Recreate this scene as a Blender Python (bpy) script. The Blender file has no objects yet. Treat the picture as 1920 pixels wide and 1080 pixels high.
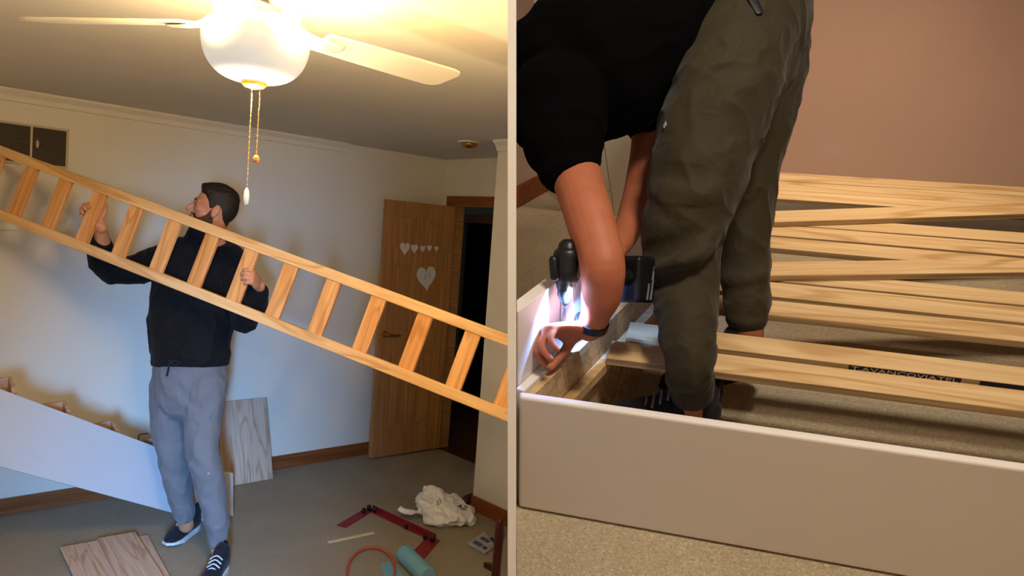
import bpy, bmesh, math, random
from mathutils import Vector, Matrix, Quaternion, noise
random.seed(7)
V = Vector
# ------------------------------------------------------------------ camera, world, lights, exposure
# Two rooms stand side by side, divided by a thin white partition that the camera faces end-on.
# World axes = the left bedroom's axes (x along its back wall, y towards the back wall, z up).
F_PX = 1400.0
CAM = V((0.0, 0.0, 1.7063))
CR = V((0.722475, -0.687404, 0.074201)); CD = V((0.009241, -0.097709, -0.995172)); CF = V((0.691336, 0.719672, -0.064240))  # camera right, down, forward
# the right-hand room's axes seen from the camera (rows: right, down, forward)
RR = Matrix(((0.964782, 0.262902, -0.008880), (0.103351, -0.409883, -0.906264), (-0.241899, 0.873429, -0.422619)))
HR = 1.12
SKEW = math.radians(15.5)          # the head end of the bed runs off square by this much
BACK_Y = 4.7356; CEIL = 2.30; RIGHT_X = 3.715; CLOSET_X = 3.079; CLOSET_Y = 3.418

scene = bpy.context.scene
COL = scene.collection
cam = bpy.data.cameras.new('camera'); camo = bpy.data.objects.new('camera', cam); COL.objects.link(camo)
cam.sensor_width = 36.0; cam.lens = F_PX / 1920.0 * 36.0; cam.clip_start = 0.02; cam.clip_end = 100
camo.matrix_world = Matrix(((CR.x, -CD.x, -CF.x, CAM.x), (CR.y, -CD.y, -CF.y, CAM.y), (CR.z, -CD.z, -CF.z, CAM.z), (0, 0, 0, 1)))
scene.camera = camo
scene.view_settings.view_transform = 'Standard'; scene.view_settings.look = 'None'
scene.view_settings.gamma = 1.0; scene.view_settings.use_curve_mapping = False
scene.view_settings.exposure = 0.0
world = bpy.data.worlds.new('world'); scene.world = world; world.use_nodes = True
world.node_tree.nodes['Background'].inputs[0].default_value = (0.95, 0.95, 1.0, 1)
world.node_tree.nodes['Background'].inputs[1].default_value = 0.07

CRW = Matrix((CR, CD, CF)).transposed()                       # camera coords -> world
M_R = Matrix.Translation(CAM) @ (CRW @ RR).to_4x4() @ Matrix.Translation(V((0, 0, -HR)))
FRM = {'L': Matrix.Identity(4), 'R': M_R}
def camw(x, y, z): return CAM + CR * x + CD * y + CF * z     # point in camera metres -> world
def L(px, py, s): return camw((px - 960) / F_PX * s, (py - 540) / F_PX * s, s)
def R(px, py, s):                                           # the same, in the right room's coordinates
    return RR.transposed() @ V(((px - 960) / F_PX * s, (py - 540) / F_PX * s, s)) + V((0, 0, HR))
def Lz(px, py, ax, val):
    d = L(px, py, 1) - CAM; return CAM + d * ((val - CAM[ax]) / d[ax])
def Rz(px, py, ax, val):
    c = V((0, 0, HR)); d = R(px, py, 1) - c; return c + d * ((val - c[ax]) / d[ax])
RDIR = RR.transposed()
def light_area(name, loc, target, sx, sy, power, color, spread=180, frame='L'):
    li = bpy.data.lights.new(name, 'AREA'); li.shape = 'RECTANGLE'; li.size = sx; li.size_y = sy
    li.energy = power; li.color = color; li.spread = math.radians(spread)
    o = bpy.data.objects.new(name, li); COL.objects.link(o)
    q = (V(target) - V(loc)).to_track_quat('-Z', 'Y')
    o.matrix_world = FRM[frame] @ (Matrix.Translation(V(loc)) @ q.to_matrix().to_4x4()); return o
def light_point(name, loc, power, color, radius=0.05, frame='L'):
    li = bpy.data.lights.new(name, 'POINT'); li.energy = power; li.color = color; li.shadow_soft_size = radius
    o = bpy.data.objects.new(name, li); COL.objects.link(o); o.matrix_world = FRM[frame] @ Matrix.Translation(V(loc)); return o
# daylight of the left room's window, behind the camera and to its right
light_area('window_daylight', camw(-0.02, 0.40, -1.25), camw(-0.82, 1.58, 4.0), 1.05, 0.7, 345, (0.19, 0.48, 1.0), 56)
# the right room's ceiling lamp, a shaded fitting that throws its light down
light_area('ceiling_lamp_light', (0.55, 3.00, 2.30), (0.55, 2.95, 0), 0.30, 0.30, 8.5, (1.0, 0.82, 0.62), 80, 'R')
light_area('ceiling_lamp_light', (0.35, 1.02, 2.30), (0.35, 1.30, 0), 0.35, 0.35, 26.5, (1.0, 0.89, 0.75), 160, 'R')

# ------------------------------------------------------------------ materials
MATS = {}
def _new(name):
    m = bpy.data.materials.new(name); m.use_nodes = True
    nt = m.node_tree; b = nt.nodes['Principled BSDF']; MATS[name] = m
    return m, nt, b
def lin(c):
    f = lambda u: u / 12.92 if u <= 0.04045 else ((u + 0.055) / 1.055) ** 2.4
    return tuple(f(x / 255.0) for x in c) + (1.0,)
def coords(nt, scale, rnd=True):
    tc = nt.nodes.new('ShaderNodeTexCoord'); mp = nt.nodes.new('ShaderNodeMapping'); mp.inputs['Scale'].default_value = scale
    nt.links.new(tc.outputs['Object'], mp.inputs['Vector'])
    if rnd:
        oi = nt.nodes.new('ShaderNodeObjectInfo'); mu = nt.nodes.new('ShaderNodeMath'); mu.operation = 'MULTIPLY'; mu.inputs[1].default_value = 37.0
        nt.links.new(oi.outputs['Random'], mu.inputs[0]); nt.links.new(mu.outputs[0], mp.inputs['Location'])
    return mp
def noise_node(nt, vec, scale, detail=4, rough=0.55, dist=0.0):
    n = nt.nodes.new('ShaderNodeTexNoise'); n.inputs['Scale'].default_value = scale; n.inputs['Detail'].default_value = detail
    n.inputs['Roughness'].default_value = rough; n.inputs['Distortion'].default_value = dist
    nt.links.new(vec.outputs[0], n.inputs['Vector']); return n
def ramp(nt, src, stops):
    r = nt.nodes.new('ShaderNodeValToRGB'); el = r.color_ramp.elements
    while len(el) < len(stops): el.new(0.5)
    for e, (p, c) in zip(el, stops): e.position = p; e.color = c
    nt.links.new(src, r.inputs['Fac']); return r
def bump(nt, b, src, strength, dist):
    bp = nt.nodes.new('ShaderNodeBump'); bp.inputs['Strength'].default_value = strength; bp.inputs['Distance'].default_value = dist
    nt.links.new(src, bp.inputs['Height']); nt.links.new(bp.outputs[0], b.inputs['Normal'])
def m_plain(name, col, rough=0.6, var=0.06, scale=6.0, bmp=0.15, metallic=0.0, spec=0.4, bscale=None):
    m, nt, b = _new(name); b.inputs['Roughness'].default_value = rough; b.inputs['Metallic'].default_value = metallic
    b.inputs['Specular IOR Level'].default_value = spec
    c = lin(col); mp = coords(nt, (1, 1, 1), False); n = noise_node(nt, mp, scale, 3)
    lo = tuple(x * (1 - var) for x in c[:3]) + (1,); hi = tuple(min(1, x * (1 + var)) for x in c[:3]) + (1,)
    r = ramp(nt, n.outputs['Fac'], [(0.3, lo), (0.7, hi)]); nt.links.new(r.outputs[0], b.inputs['Base Color'])
    if bmp:
        n2 = noise_node(nt, mp, bscale or scale * 25, 3); bump(nt, b, n2.outputs['Fac'], bmp, 0.002)
    return m
def m_wood(name, c_lo, c_hi, across=34.0, along=1.6, rough=0.5, dist=1.2, rings=True, bmp=0.15, c_mid=None, rfreq=30.0):
    m, nt, b = _new(name); b.inputs['Roughness'].default_value = rough; b.inputs['Specular IOR Level'].default_value = 0.35
    mp = coords(nt, (along, across, across)); n = noise_node(nt, mp, 1.0, 6, 0.6, dist)
    lo, hi = lin(c_lo), lin(c_hi); mid = lin(c_mid) if c_mid else tuple((a + c) / 2 for a, c in zip(lo, hi))
    r = ramp(nt, n.outputs['Fac'], [(0.30, lo), (0.50, mid), (0.68, hi)])
    out = r.outputs[0]
    if rings:                                                # cathedral figure: a few broad, wandering bands
        mp2 = coords(nt, (along * 0.55, across * 0.20, across * 0.20)); n2 = noise_node(nt, mp2, 1.0, 2, 0.5, 0.6)
        w = nt.nodes.new('ShaderNodeMath'); w.operation = 'MULTIPLY'; w.inputs[1].default_value = rfreq; nt.links.new(n2.outputs['Fac'], w.inputs[0])
        s = nt.nodes.new('ShaderNodeMath'); s.operation = 'SINE'; nt.links.new(w.outputs[0], s.inputs[0])
        r2 = ramp(nt, s.outputs[0], [(0.0, (1, 1, 1, 1)), (0.72, (0.99, 0.98, 0.96, 1)), (1.0, (0.74, 0.64, 0.50, 1))])
        mx = nt.nodes.new('ShaderNodeMix'); mx.data_type = 'RGBA'; mx.blend_type = 'MULTIPLY'; mx.inputs['Factor'].default_value = 0.85
        nt.links.new(out, mx.inputs[6]); nt.links.new(r2.outputs[0], mx.inputs[7]); out = mx.outputs[2]
    nt.links.new(out, b.inputs['Base Color']); bump(nt, b, n.outputs['Fac'], bmp, 0.0015)
    return m
def m_carpet(name, c_lo, c_hi, scale=190.0, blotch=2.2):
    m, nt, b = _new(name); b.inputs['Roughness'].default_value = 0.95; b.inputs['Specular IOR Level'].default_value = 0.1
    b.inputs['Sheen Weight'].default_value = 0.15
    mp = coords(nt, (1, 1, 1), False); n = noise_node(nt, mp, scale, 4, 0.7, 1.5); n2 = noise_node(nt, mp, blotch, 5, 0.6)
    lo, hi = lin(c_lo), lin(c_hi)
    r = ramp(nt, n.outputs['Fac'], [(0.28, lo), (0.72, hi)]); r2 = ramp(nt, n2.outputs['Fac'], [(0.3, (0.82, 0.81, 0.79, 1)), (0.7, (1.0, 1.0, 1.0, 1))])
    mx = nt.nodes.new('ShaderNodeMix'); mx.data_type = 'RGBA'; mx.blend_type = 'MULTIPLY'; mx.inputs['Factor'].default_value = 1.0
    nt.links.new(r.outputs[0], mx.inputs[6]); nt.links.new(r2.outputs[0], mx.inputs[7]); nt.links.new(mx.outputs[2], b.inputs['Base Color'])
    bump(nt, b, n.outputs['Fac'], 0.9, 0.006); return m
def m_fabric(name, col, rough=0.85, weave=900.0, var=0.12, fold=0.25, sheen=0.08):
    m, nt, b = _new(name); b.inputs['Roughness'].default_value = rough; b.inputs['Specular IOR Level'].default_value = 0.2
    b.inputs['Sheen Weight'].default_value = sheen
    mp = coords(nt, (1, 1, 1), False); n = noise_node(nt, mp, weave, 2); n2 = noise_node(nt, mp, 7.0, 4)
    c = lin(col); lo = tuple(x * (1 - var) for x in c[:3]) + (1,); hi = tuple(x * (1 + var) for x in c[:3]) + (1,)
    r = ramp(nt, n2.outputs['Fac'], [(0.3, lo), (0.7, hi)]); nt.links.new(r.outputs[0], b.inputs['Base Color'])
    ad = nt.nodes.new('ShaderNodeMath'); ad.operation = 'MULTIPLY_ADD'; ad.inputs[1].default_value = 0.08
    n3 = noise_node(nt, mp, 16.0, 3, 0.5, 1.0)
    nt.links.new(n.outputs['Fac'], ad.inputs[0]); nt.links.new(n3.outputs['Fac'], ad.inputs[2]); bump(nt, b, ad.outputs[0], fold, 0.02)
    return m
def m_skin(name, col):
    m, nt, b = _new(name); b.inputs['Roughness'].default_value = 0.55; b.inputs['Specular IOR Level'].default_value = 0.35
    b.inputs['Subsurface Weight'].default_value = 0.12; b.inputs['Subsurface Radius'].default_value = (0.012, 0.005, 0.003); b.inputs['Subsurface Scale'].default_value = 0.6
    mp = coords(nt, (1, 1, 1), False); n = noise_node(nt, mp, 22.0, 5); c = lin(col)
    r = ramp(nt, n.outputs['Fac'], [(0.3, (c[0] * .88, c[1] * .80, c[2] * .78, 1)), (0.7, c)]); nt.links.new(r.outputs[0], b.inputs['Base Color'])
    n2 = noise_node(nt, mp, 260.0, 3); bump(nt, b, n2.outputs['Fac'], 0.12, 0.001); return m
def m_emit(name, col, strength):
    m, nt, b = _new(name); b.inputs['Base Color'].default_value = (0.35, 0.34, 0.31, 1); b.inputs['Roughness'].default_value = 0.4
    b.inputs['Emission Color'].default_value = col; b.inputs['Emission Strength'].default_value = strength; return m
m_plain('wall_white', (222, 214, 200), 0.8, 0.02, 3, 0.12, bscale=120)
m_plain('ceiling_white', (216, 207, 192), 0.85, 0.03, 4, 0.25, bscale=160)
m_plain('trim_white', (225, 216, 202), 0.55, 0.02)
m_carpet('carpet_left', (128, 116, 96), (184, 172, 150))
m_carpet('carpet_right', (156, 134, 102), (238, 220, 184), 150.0, 3.0)
m_wood('oak_trim', (96, 48, 18), (150, 84, 38), 60, 1.5, 0.45, rings=False)
m_wood('oak_door', (138, 96, 56), (182, 134, 84), 46, 1.3, 0.42, rings=False)
m_wood('pine_ladder', (208, 158, 100), (234, 194, 140), 34, 1.4, 0.42)
m_wood('pine_rung', (198, 132, 72), (228, 174, 112), 30, 1.6, 0.42)
m_wood('oak_ply', (172, 146, 128), (206, 182, 162), 60, 1.6, 0.6)
m_wood('block_wood', (150, 112, 84), (186, 148, 116), 60, 2, 0.6, rings=False)
m_wood('dark_red_wood', (44, 14, 10), (82, 30, 22), 60, 2, 0.35, rings=False)
m_wood('slat_pine', (198, 158, 106), (224, 192, 142), 18, 1.3, 0.55, 2.2, bmp=0.05, rfreq=30.0)
m_wood('slat_ply_edge', (120, 92, 60), (190, 158, 112), 160, 2.0, 0.7, 0.5, rings=False)
m_wood('raw_pine', (176, 140, 92), (220, 184, 130), 40, 1.4, 0.6)
m_plain('bed_white', (226, 218, 208), 0.45, 0.02, 3, 0.05)
m_plain('board_white', (182, 184, 188), 0.4, 0.015, 3, 0.03)
m_plain('board_edge', (202, 170, 130), 0.6)
m_plain('pink_wall', (226, 186, 164), 0.8, 0.03, 2, 0.12, bscale=140)
m_plain('pale_wall', (200, 170, 150), 0.8, 0.03, 2, 0.12, bscale=140)
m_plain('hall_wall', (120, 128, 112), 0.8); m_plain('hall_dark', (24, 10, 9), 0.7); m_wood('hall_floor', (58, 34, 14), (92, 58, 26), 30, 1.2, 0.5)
m_plain('vent_metal', (104, 86, 66), 0.5); m_plain('vent_dark', (46, 34, 26), 0.7); m_plain('vent_frame', (190, 172, 146), 0.5)
m_plain('fan_white', (224, 212, 190), 0.4, 0.02); m_plain('brass', (196, 142, 56), 0.28, 0.05, metallic=1.0)
m_plain('bowl_finial', (200, 132, 50), 0.35, 0.05, metallic=0.6)
m_plain('wood_pull', (214, 128, 46), 0.4); m_plain('white_pull', (226, 216, 196), 0.4); m_plain('chain', (196, 166, 110), 0.35, metallic=0.8)
m_plain('black_plastic', (20, 19, 21), 0.4, 0.1, 8, 0.1); m_plain('drill_black', (16, 17, 20), 0.38, 0.1, 8, 0.1); m_plain('drill_grey', (120, 120, 124), 0.4)
m_plain('bit_steel', (70, 70, 76), 0.3, metallic=0.9)
m_plain('red_metal', (124, 22, 40), 0.42, 0.12, 10); m_plain('hoop_orange', (176, 74, 46), 0.45); m_plain('sky_blue', (110, 164, 190), 0.5); m_plain('pale_strip', (206, 186, 146), 0.6)
m_plain('bag_white', (238, 237, 240), 0.35, 0.02, 5, 0.2, bscale=40); m_plain('bag_ink', (44, 46, 56), 0.6); m_plain('bag_grey', (132, 134, 142), 0.6)
m_plain('packet_clear', (150, 152, 158), 0.25, 0.15, 14); m_plain('packet_blue', (62, 66, 118), 0.5); m_plain('packet_dark', (40, 36, 44), 0.5)
m_plain('paper', (218, 210, 214), 0.8, 0.02); m_plain('paper_ink', (150, 138, 150), 0.8); m_plain('paper_pale', (206, 214, 224), 0.8, 0.02)
m_fabric('hoodie_black', (13, 12, 15), sheen=0.03); m_fabric('trouser_grey', (106, 105, 108), 0.8, fold=0.2); m_fabric('drawcord', (26, 27, 34))
m_fabric('tshirt_black', (6, 6, 7), 1.0, sheen=0.0); MATS['tshirt_black'].node_tree.nodes['Principled BSDF'].inputs['Specular IOR Level'].default_value = 0.05; m_fabric('trouser_olive', (53, 46, 27), 0.7, fold=0.35); m_fabric('olive_cuff', (48, 40, 26), 0.8)
m_plain('belt_black', (22, 18, 20), 0.5); m_plain('logo_white', (206, 200, 186), 0.6); m_plain('logo_dark', (40, 42, 52), 0.6)
m_fabric('shoe_navy', (24, 26, 36), 0.8, 700, fold=0.1); m_plain('shoe_sole', (206, 206, 208), 0.6); m_fabric('shoe_black', (22, 20, 20), 0.7, 300, 0.4, 0.3); m_plain('shoe_grey', (120, 116, 112), 0.6)
m_skin('skin_tan', (196, 138, 104)); m_skin('skin_warm', (178, 106, 74)); m_plain('hair_dark', (26, 17, 12), 0.6, 0.3, 60, 0.9, bscale=260); m_plain('beard_dark', (66, 43, 32), 0.8, 0.3, 80, 0.7, bscale=320)
m_plain('eye_white', (150, 128, 112), 0.5, 0); m_plain('eye_dark', (24, 14, 10), 0.25, 0); m_plain('lip', (150, 88, 74), 0.5)
m_plain('watch_black', (14, 13, 16), 0.4); m_plain('edge_ink', (26, 22, 36), 0.7); m_plain('edge_letter', (190, 166, 126), 0.7)
m_emit('bowl_glow', (1.0, 0.96, 0.88, 1), 0.50); m_emit('led', (0.85, 0.92, 1.0, 1), 30.0)
m_plain('cord_black', (22, 20, 22), 0.5)

# ------------------------------------------------------------------ object helpers
ROOM = {}                                                    # object -> (frame, matrix in that room's coordinates)
def thing(name, label, cat, loc, frame='L', group=None, kind=None):
    o = bpy.data.objects.new(name, None); COL.objects.link(o); o.empty_display_size = 0.05
    M = Matrix.Translation(V(loc)); ROOM[o] = (frame, M); o.matrix_world = FRM[frame] @ M
    tag(o, label, cat, group, kind); return o
def tag(o, label=None, cat=None, group=None, kind=None):
    if label: o['label'] = label
    if cat: o['category'] = cat
    if group: o['group'] = group
    if kind: o['kind'] = kind
    return o
def link(name, me, mat, parent=None, M=None, frame='L', smooth=False, bevel=0.0, seg=2):
    o = bpy.data.objects.new(name, me); COL.objects.link(o)
    if M is None:                                            # put the origin at the base of the mesh
        xs = [v.co for v in me.vertices]
        c = V(((min(p.x for p in xs) + max(p.x for p in xs)) / 2, (min(p.y for p in xs) + max(p.y for p in xs)) / 2, min(p.z for p in xs)))
        me.transform(Matrix.Translation(-c)); M = Matrix.Translation(c)
    me.materials.clear(); me.materials.append(MATS[mat] if isinstance(mat, str) else mat)
    if smooth:
        me.polygons.foreach_set('use_smooth', [True] * len(me.polygons))
    if parent is not None:
        fr, PM = ROOM[parent]; o.parent = parent; o.matrix_parent_inverse = Matrix.Identity(4); o.matrix_basis = PM.inverted() @ M
    else:
        fr = frame; o.matrix_world = FRM[fr] @ M
    ROOM[o] = (fr, M)
    if bevel:
        b = o.modifiers.new('bevel', 'BEVEL'); b.width = bevel; b.segments = seg; b.limit_method = 'ANGLE'; b.angle_limit = math.radians(40); b.harden_normals = False
    return o
class MB:
    def __init__(s): s.v = []; s.f = []
    def add(s, vs, fs):
        k = len(s.v); s.v += [V(p) for p in vs]; s.f += [tuple(i + k for i in q) for q in fs]; return s
    def box(s, lo, hi):
        x0, y0, z0 = lo; x1, y1, z1 = hi
        return s.add([(x0, y0, z0), (x1, y0, z0), (x1, y1, z0), (x0, y1, z0), (x0, y0, z1), (x1, y0, z1), (x1, y1, z1), (x0, y1, z1)],
                     [(3, 2, 1, 0), (4, 5, 6, 7), (0, 1, 5, 4), (1, 2, 6, 5), (2, 3, 7, 6), (3, 0, 4, 7)])
    def hexa(s, a, b):                                       # two quads (a below b) -> solid
        return s.add(list(a) + list(b), [(3, 2, 1, 0), (4, 5, 6, 7), (0, 1, 5, 4), (1, 2, 6, 5), (2, 3, 7, 6), (3, 0, 4, 7)])
    def prism(s, poly, d):                                   # polygon of points extruded by the vector d
        n = len(poly); d = V(d); vs = [V(p) for p in poly] + [V(p) + d for p in poly]
        return s.add(vs, [tuple(range(n - 1, -1, -1)), tuple(range(n, 2 * n))] + [(i, (i + 1) % n, n + (i + 1) % n, n + i) for i in range(n)])
    def lathe(s, prof, c=(0, 0, 0), n=40, axis=2):
        vs, fs = [], []
        for r, z in prof:
            for i in range(n):
                a = 2 * math.pi * i / n; p = [r * math.cos(a), r * math.sin(a), z]
                if axis == 0: p = [z, p[0], p[1]]
                if axis == 1: p = [p[1], z, p[0]]
                vs.append(V(p) + V(c))
        m = len(prof)
        for j in range(m - 1):
            for i in range(n): fs.append((j * n + i, j * n + (i + 1) % n, (j + 1) * n + (i + 1) % n, (j + 1) * n + i))
        fs.append(tuple(range(n - 1, -1, -1))); fs.append(tuple((m - 1) * n + i for i in range(n)))
        return s.add(vs, fs)
    def tube(s, pts, side=None, n=12, sub=1, cap=True):      # pts: (centre, ra[, rb]); ra lies along `side`
        P = [(V(p[0]), p[1], p[2] if len(p) > 2 else p[1]) for p in pts]
        if sub > 1 and len(P) > 2:
            Q = []
            for i in range(len(P) - 1):
                a, b, c, d = P[max(i - 1, 0)], P[i], P[i + 1], P[min(i + 2, len(P) - 1)]
                for k in range(sub):
                    t = k / sub; h = lambda w, x, y, z: 0.5 * ((2 * x) + (-w + y) * t + (2 * w - 5 * x + 4 * y - z) * t * t + (-w + 3 * x - 3 * y + z) * t ** 3)
                    Q.append((h(a[0], b[0], c[0], d[0]), max(1e-4, b[1] + (c[1] - b[1]) * (t * t * (3 - 2 * t))), max(1e-4, b[2] + (c[2] - b[2]) * (t * t * (3 - 2 * t)))))
            P = Q + [P[-1]]
        T = [(P[min(i + 1, len(P) - 1)][0] - P[max(i - 1, 0)][0]).normalized() for i in range(len(P))]
        sd = V(side) if side is not None else (V((0, 0, 1)) if abs(T[0].z) < 0.9 else V((1, 0, 0)))
        rings = []; prev = None
        for (c, ra, rb), t in zip(P, T):
            a = (sd if (side is not None or prev is None) else prev); a = (a - t * a.dot(t))
            if a.length < 1e-6: a = t.orthogonal()
            a.normalize(); prev = a; b = t.cross(a); rings.append((c, a, b, t, ra, rb))
        if cap:
            c, a, b, t, ra, rb = rings[0]; m = (ra + rb) / 2
            pre = [(c - t * m * q, a, b, t, ra * w, rb * w) for q, w in ((0.92, 0.4), (0.7, 0.72), (0.38, 0.92))]
            c, a, b, t, ra, rb = rings[-1]; m = (ra + rb) / 2
            post = [(c + t * m * q, a, b, t, ra * w, rb * w) for q, w in ((0.38, 0.92), (0.7, 0.72), (0.92, 0.4))]
            rings = pre + rings + post
        vs, fs = [], []
        for c, a, b, t, ra, rb in rings:
            for i in range(n):
                q = 2 * math.pi * i / n; vs.append(c + a * (ra * math.cos(q)) + b * (rb * math.sin(q)))
        for j in range(len(rings) - 1):
            for i in range(n): fs.append((j * n + i, j * n + (i + 1) % n, (j + 1) * n + (i + 1) % n, (j + 1) * n + i))
        fs.append(tuple(range(n - 1, -1, -1))); k = (len(rings) - 1) * n; fs.append(tuple(k + i for i in range(n)))
        return s.add(vs, fs)
    def ball(s, c, ax, n=16, m=10):                          # ellipsoid; ax: three half-axis vectors
        c = V(c); ax = [V(a) for a in ax]; vs = [c + ax[2]]; fs = []
        if ax[0].cross(ax[1]).dot(ax[2]) < 0: ax[0] = -ax[0]
        for j in range(1, m):
            th = math.pi * j / m
            for i in range(n):
                p = 2 * math.pi * i / n; vs.append(c + ax[0] * (math.sin(th) * math.cos(p)) + ax[1] * (math.sin(th) * math.sin(p)) + ax[2] * math.cos(th))
        vs.append(c - ax[2]); e = len(vs) - 1
        for i in range(n):
            fs.append((0, 1 + i, 1 + (i + 1) % n)); fs.append((e, e - n + (i + 1) % n, e - n + i))
        for j in range(m - 2):
            for i in range(n): a = 1 + j * n; fs.append((a + i, a + n + i, a + n + (i + 1) % n, a + (i + 1) % n))
        return s.add(vs, fs)
    def mesh(s, name='mesh'):
        me = bpy.data.meshes.new(name); me.from_pydata([tuple(p) for p in s.v], [], s.f); me.update(); return me
    def build(s, name, mat, parent=None, **k): return link(name, s.mesh(name), mat, parent, **k)
def clip_mesh(me, frame, M, sign):                           # cut a mesh where it would pass into the partition
    bm = bmesh.new(); bm.from_mesh(me); inv = (FRM[frame] @ (M or Matrix.Identity(4))).inverted()
    co = inv @ (CAM + CR * (0.0095 * sign)); no = (inv.to_3x3() @ CR).normalized() * (-sign)
    r = bmesh.ops.bisect_plane(bm, geom=bm.verts[:] + bm.edges[:] + bm.faces[:], plane_co=co, plane_no=no, clear_outer=True, dist=1e-6)
    ed = [e for e in bm.edges if e.is_boundary]
    if ed: bmesh.ops.holes_fill(bm, edges=ed)
    bm.to_mesh(me); bm.free(); me.update(); return me
def board(name, mat, parent, o, ux, uy, size, frame='L', bevel=0.002, clip=0, **k):
    # a box whose local x runs with the grain: o = corner, ux / uy in-plane axes, size = (length, width, thickness)
    ux = V(ux).normalized(); uy = V(uy); uy = (uy - ux * uy.dot(ux)).normalized(); uz = ux.cross(uy)
    M = Matrix(((ux.x, uy.x, uz.x, o[0]), (ux.y, uy.y, uz.y, o[1]), (ux.z, uy.z, uz.z, o[2]), (0, 0, 0, 1)))
    me = MB().box((0, 0, 0), size).mesh(name)
    fr = ROOM[parent][0] if parent else frame
    if clip: me = clip_mesh(me, fr, M, clip)
    return link(name, me, mat, parent, M=M, frame=frame, bevel=bevel, **k)
def remesh(mb, voxel, smooth=6, fac=0.5):
    me = mb.mesh('tmp'); o = bpy.data.objects.new('tmp', me); COL.objects.link(o)
    r = o.modifiers.new('r', 'REMESH'); r.mode = 'VOXEL'; r.voxel_size = voxel
    if smooth: q = o.modifiers.new('s', 'SMOOTH'); q.factor = fac; q.iterations = smooth
    dg = bpy.context.evaluated_depsgraph_get(); out = bpy.data.meshes.new_from_object(o.evaluated_get(dg))
    bpy.data.objects.remove(o); bpy.data.meshes.remove(me); return out
def displace(me, fn):
    me.update(); nr = [n.vector.copy() for n in me.vertex_normals]
    for v, n in zip(me.vertices, nr): v.co += n * fn(v.co, n)
    me.update()
def shell(me, wfn, off, skirt=0.0):                          # a closed skin grown from the part of `me` where wfn > 0
    nr = [n.vector.copy() for n in me.vertex_normals]; co = [v.co.copy() for v in me.vertices]
    w = [wfn(c) for c in co]; keep = [p for p in me.polygons if all(w[i] > -.008 for i in p.vertices)]
    idx = {}; mb = MB()
    for p in keep:
        for i in p.vertices:
            if i not in idx: idx[i] = len(idx)
    order = sorted(idx, key=idx.get); n = len(order)
    outer = [co[i] + nr[i] * off(co[i], w[i]) for i in order]; inner = [co[i] - nr[i] * 0.006 for i in order]
    fs = [tuple(idx[i] for i in p.vertices) for p in keep]; fs2 = [tuple(n + idx[i] for i in reversed(p.vertices)) for p in keep]
    cnt = {}
    for q in fs:
        for a, b in zip(q, q[1:] + q[:1]): cnt[(a, b)] = 1
    rim = [(b, a, n + a, n + b) for (a, b) in cnt if (b, a) not in cnt]
    mb.v = outer + inner; mb.f = fs + fs2 + rim
    return mb.mesh('shell')
def text_mesh(txt, size, depth):
    cu = bpy.data.curves.new('t', 'FONT'); cu.body = txt; cu.size = size; cu.extrude = depth; cu.resolution_u = 2; cu.align_x = 'CENTER'; cu.align_y = 'CENTER'
    o = bpy.data.objects.new('t', cu); COL.objects.link(o); dg = bpy.context.evaluated_depsgraph_get()
    me = bpy.data.meshes.new_from_object(o.evaluated_get(dg)); bpy.data.objects.remove(o); return me
def frame_m(o, x, y, z): return Matrix(((x.x, y.x, z.x, o.x), (x.y, y.y, z.y, o.y), (x.z, y.z, z.z, o.z), (0, 0, 0, 1)))
# ------------------------------------------------------------------ the setting
def struct(name, mb, mat, frame='L', sign=-1, M=None, clip=True, **k):
    me = mb.mesh(name)
    if clip: clip_mesh(me, frame, M, sign)
    o = link(name, me, mat, None, M=M, frame=frame, **k); o['kind'] = 'structure'; return o
pm = MB().prism([camw(x, 2.6, z) for x, z in ((-.0069, 1.20), (.0069, 1.20), (.0074, 1.30), (.0074, 8.2), (-.0074, 8.2), (-.0074, 1.30))], CD * -5.2)
struct('wall_middle', pm, 'trim_white', clip=False)
struct('wall_light_blocker', MB().prism([camw(x, 2.6, z) for x, z in ((.03, -.22), (3.0, -.22), (3.0, -.12), (.03, -.12))], CD * -5.2), 'pale_wall', clip=False)  # unseen wall behind the camera, added to keep window light off the right room
struct('floor', MB().box((-0.7, -2.0, -0.10), (RIGHT_X, BACK_Y + 0.1, 0.0)), 'carpet_left')
struct('ceiling', MB().box((-0.7, -2.0, CEIL), (6.2, 7.0, CEIL + 0.1)), 'ceiling_white')
struct('wall_back', MB().box((-0.7, BACK_Y, 0), (RIGHT_X + 0.1, BACK_Y + 0.1, CEIL)), 'wall_white')
struct('wall_left', MB().box((-0.8, -2.0, 0), (-0.7, BACK_Y + 0.1, CEIL)), 'wall_white', clip=False)
DY0, DY1, DH = 3.90, 4.60, 1.955                             # doorway in the right wall
struct('wall_right', MB().box((RIGHT_X, DY1, 0), (RIGHT_X + 0.1, BACK_Y, CEIL)).box((RIGHT_X, DY0, DH), (RIGHT_X + 0.1, DY1, CEIL)).box((RIGHT_X, CLOSET_Y, 0), (RIGHT_X + 0.1, DY0, CEIL)), 'wall_white')
struct('wall_closet', MB().box((CLOSET_X, -1.0, 0), (CLOSET_X + 0.08, CLOSET_Y, CEIL)), 'wall_white')
struct('wall_alcove', MB().box((CLOSET_X + 0.08, CLOSET_Y - 0.08, 0), (RIGHT_X + 0.1, CLOSET_Y, CEIL)), 'wall_white')
struct('baseboard_back', MB().box((-0.7, BACK_Y - 0.014, 0), (RIGHT_X, BACK_Y, 0.095)), 'oak_trim', bevel=0.004)
struct('baseboard_closet', MB().box((CLOSET_X - 0.014, -1.0, 0), (CLOSET_X, CLOSET_Y + 0.002, 0.095)), 'oak_trim', bevel=0.004)
struct('baseboard_right', MB().box((RIGHT_X - 0.014, CLOSET_Y, 0), (RIGHT_X, DY0 - 0.06, 0.095)), 'oak_trim', bevel=0.004)
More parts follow.
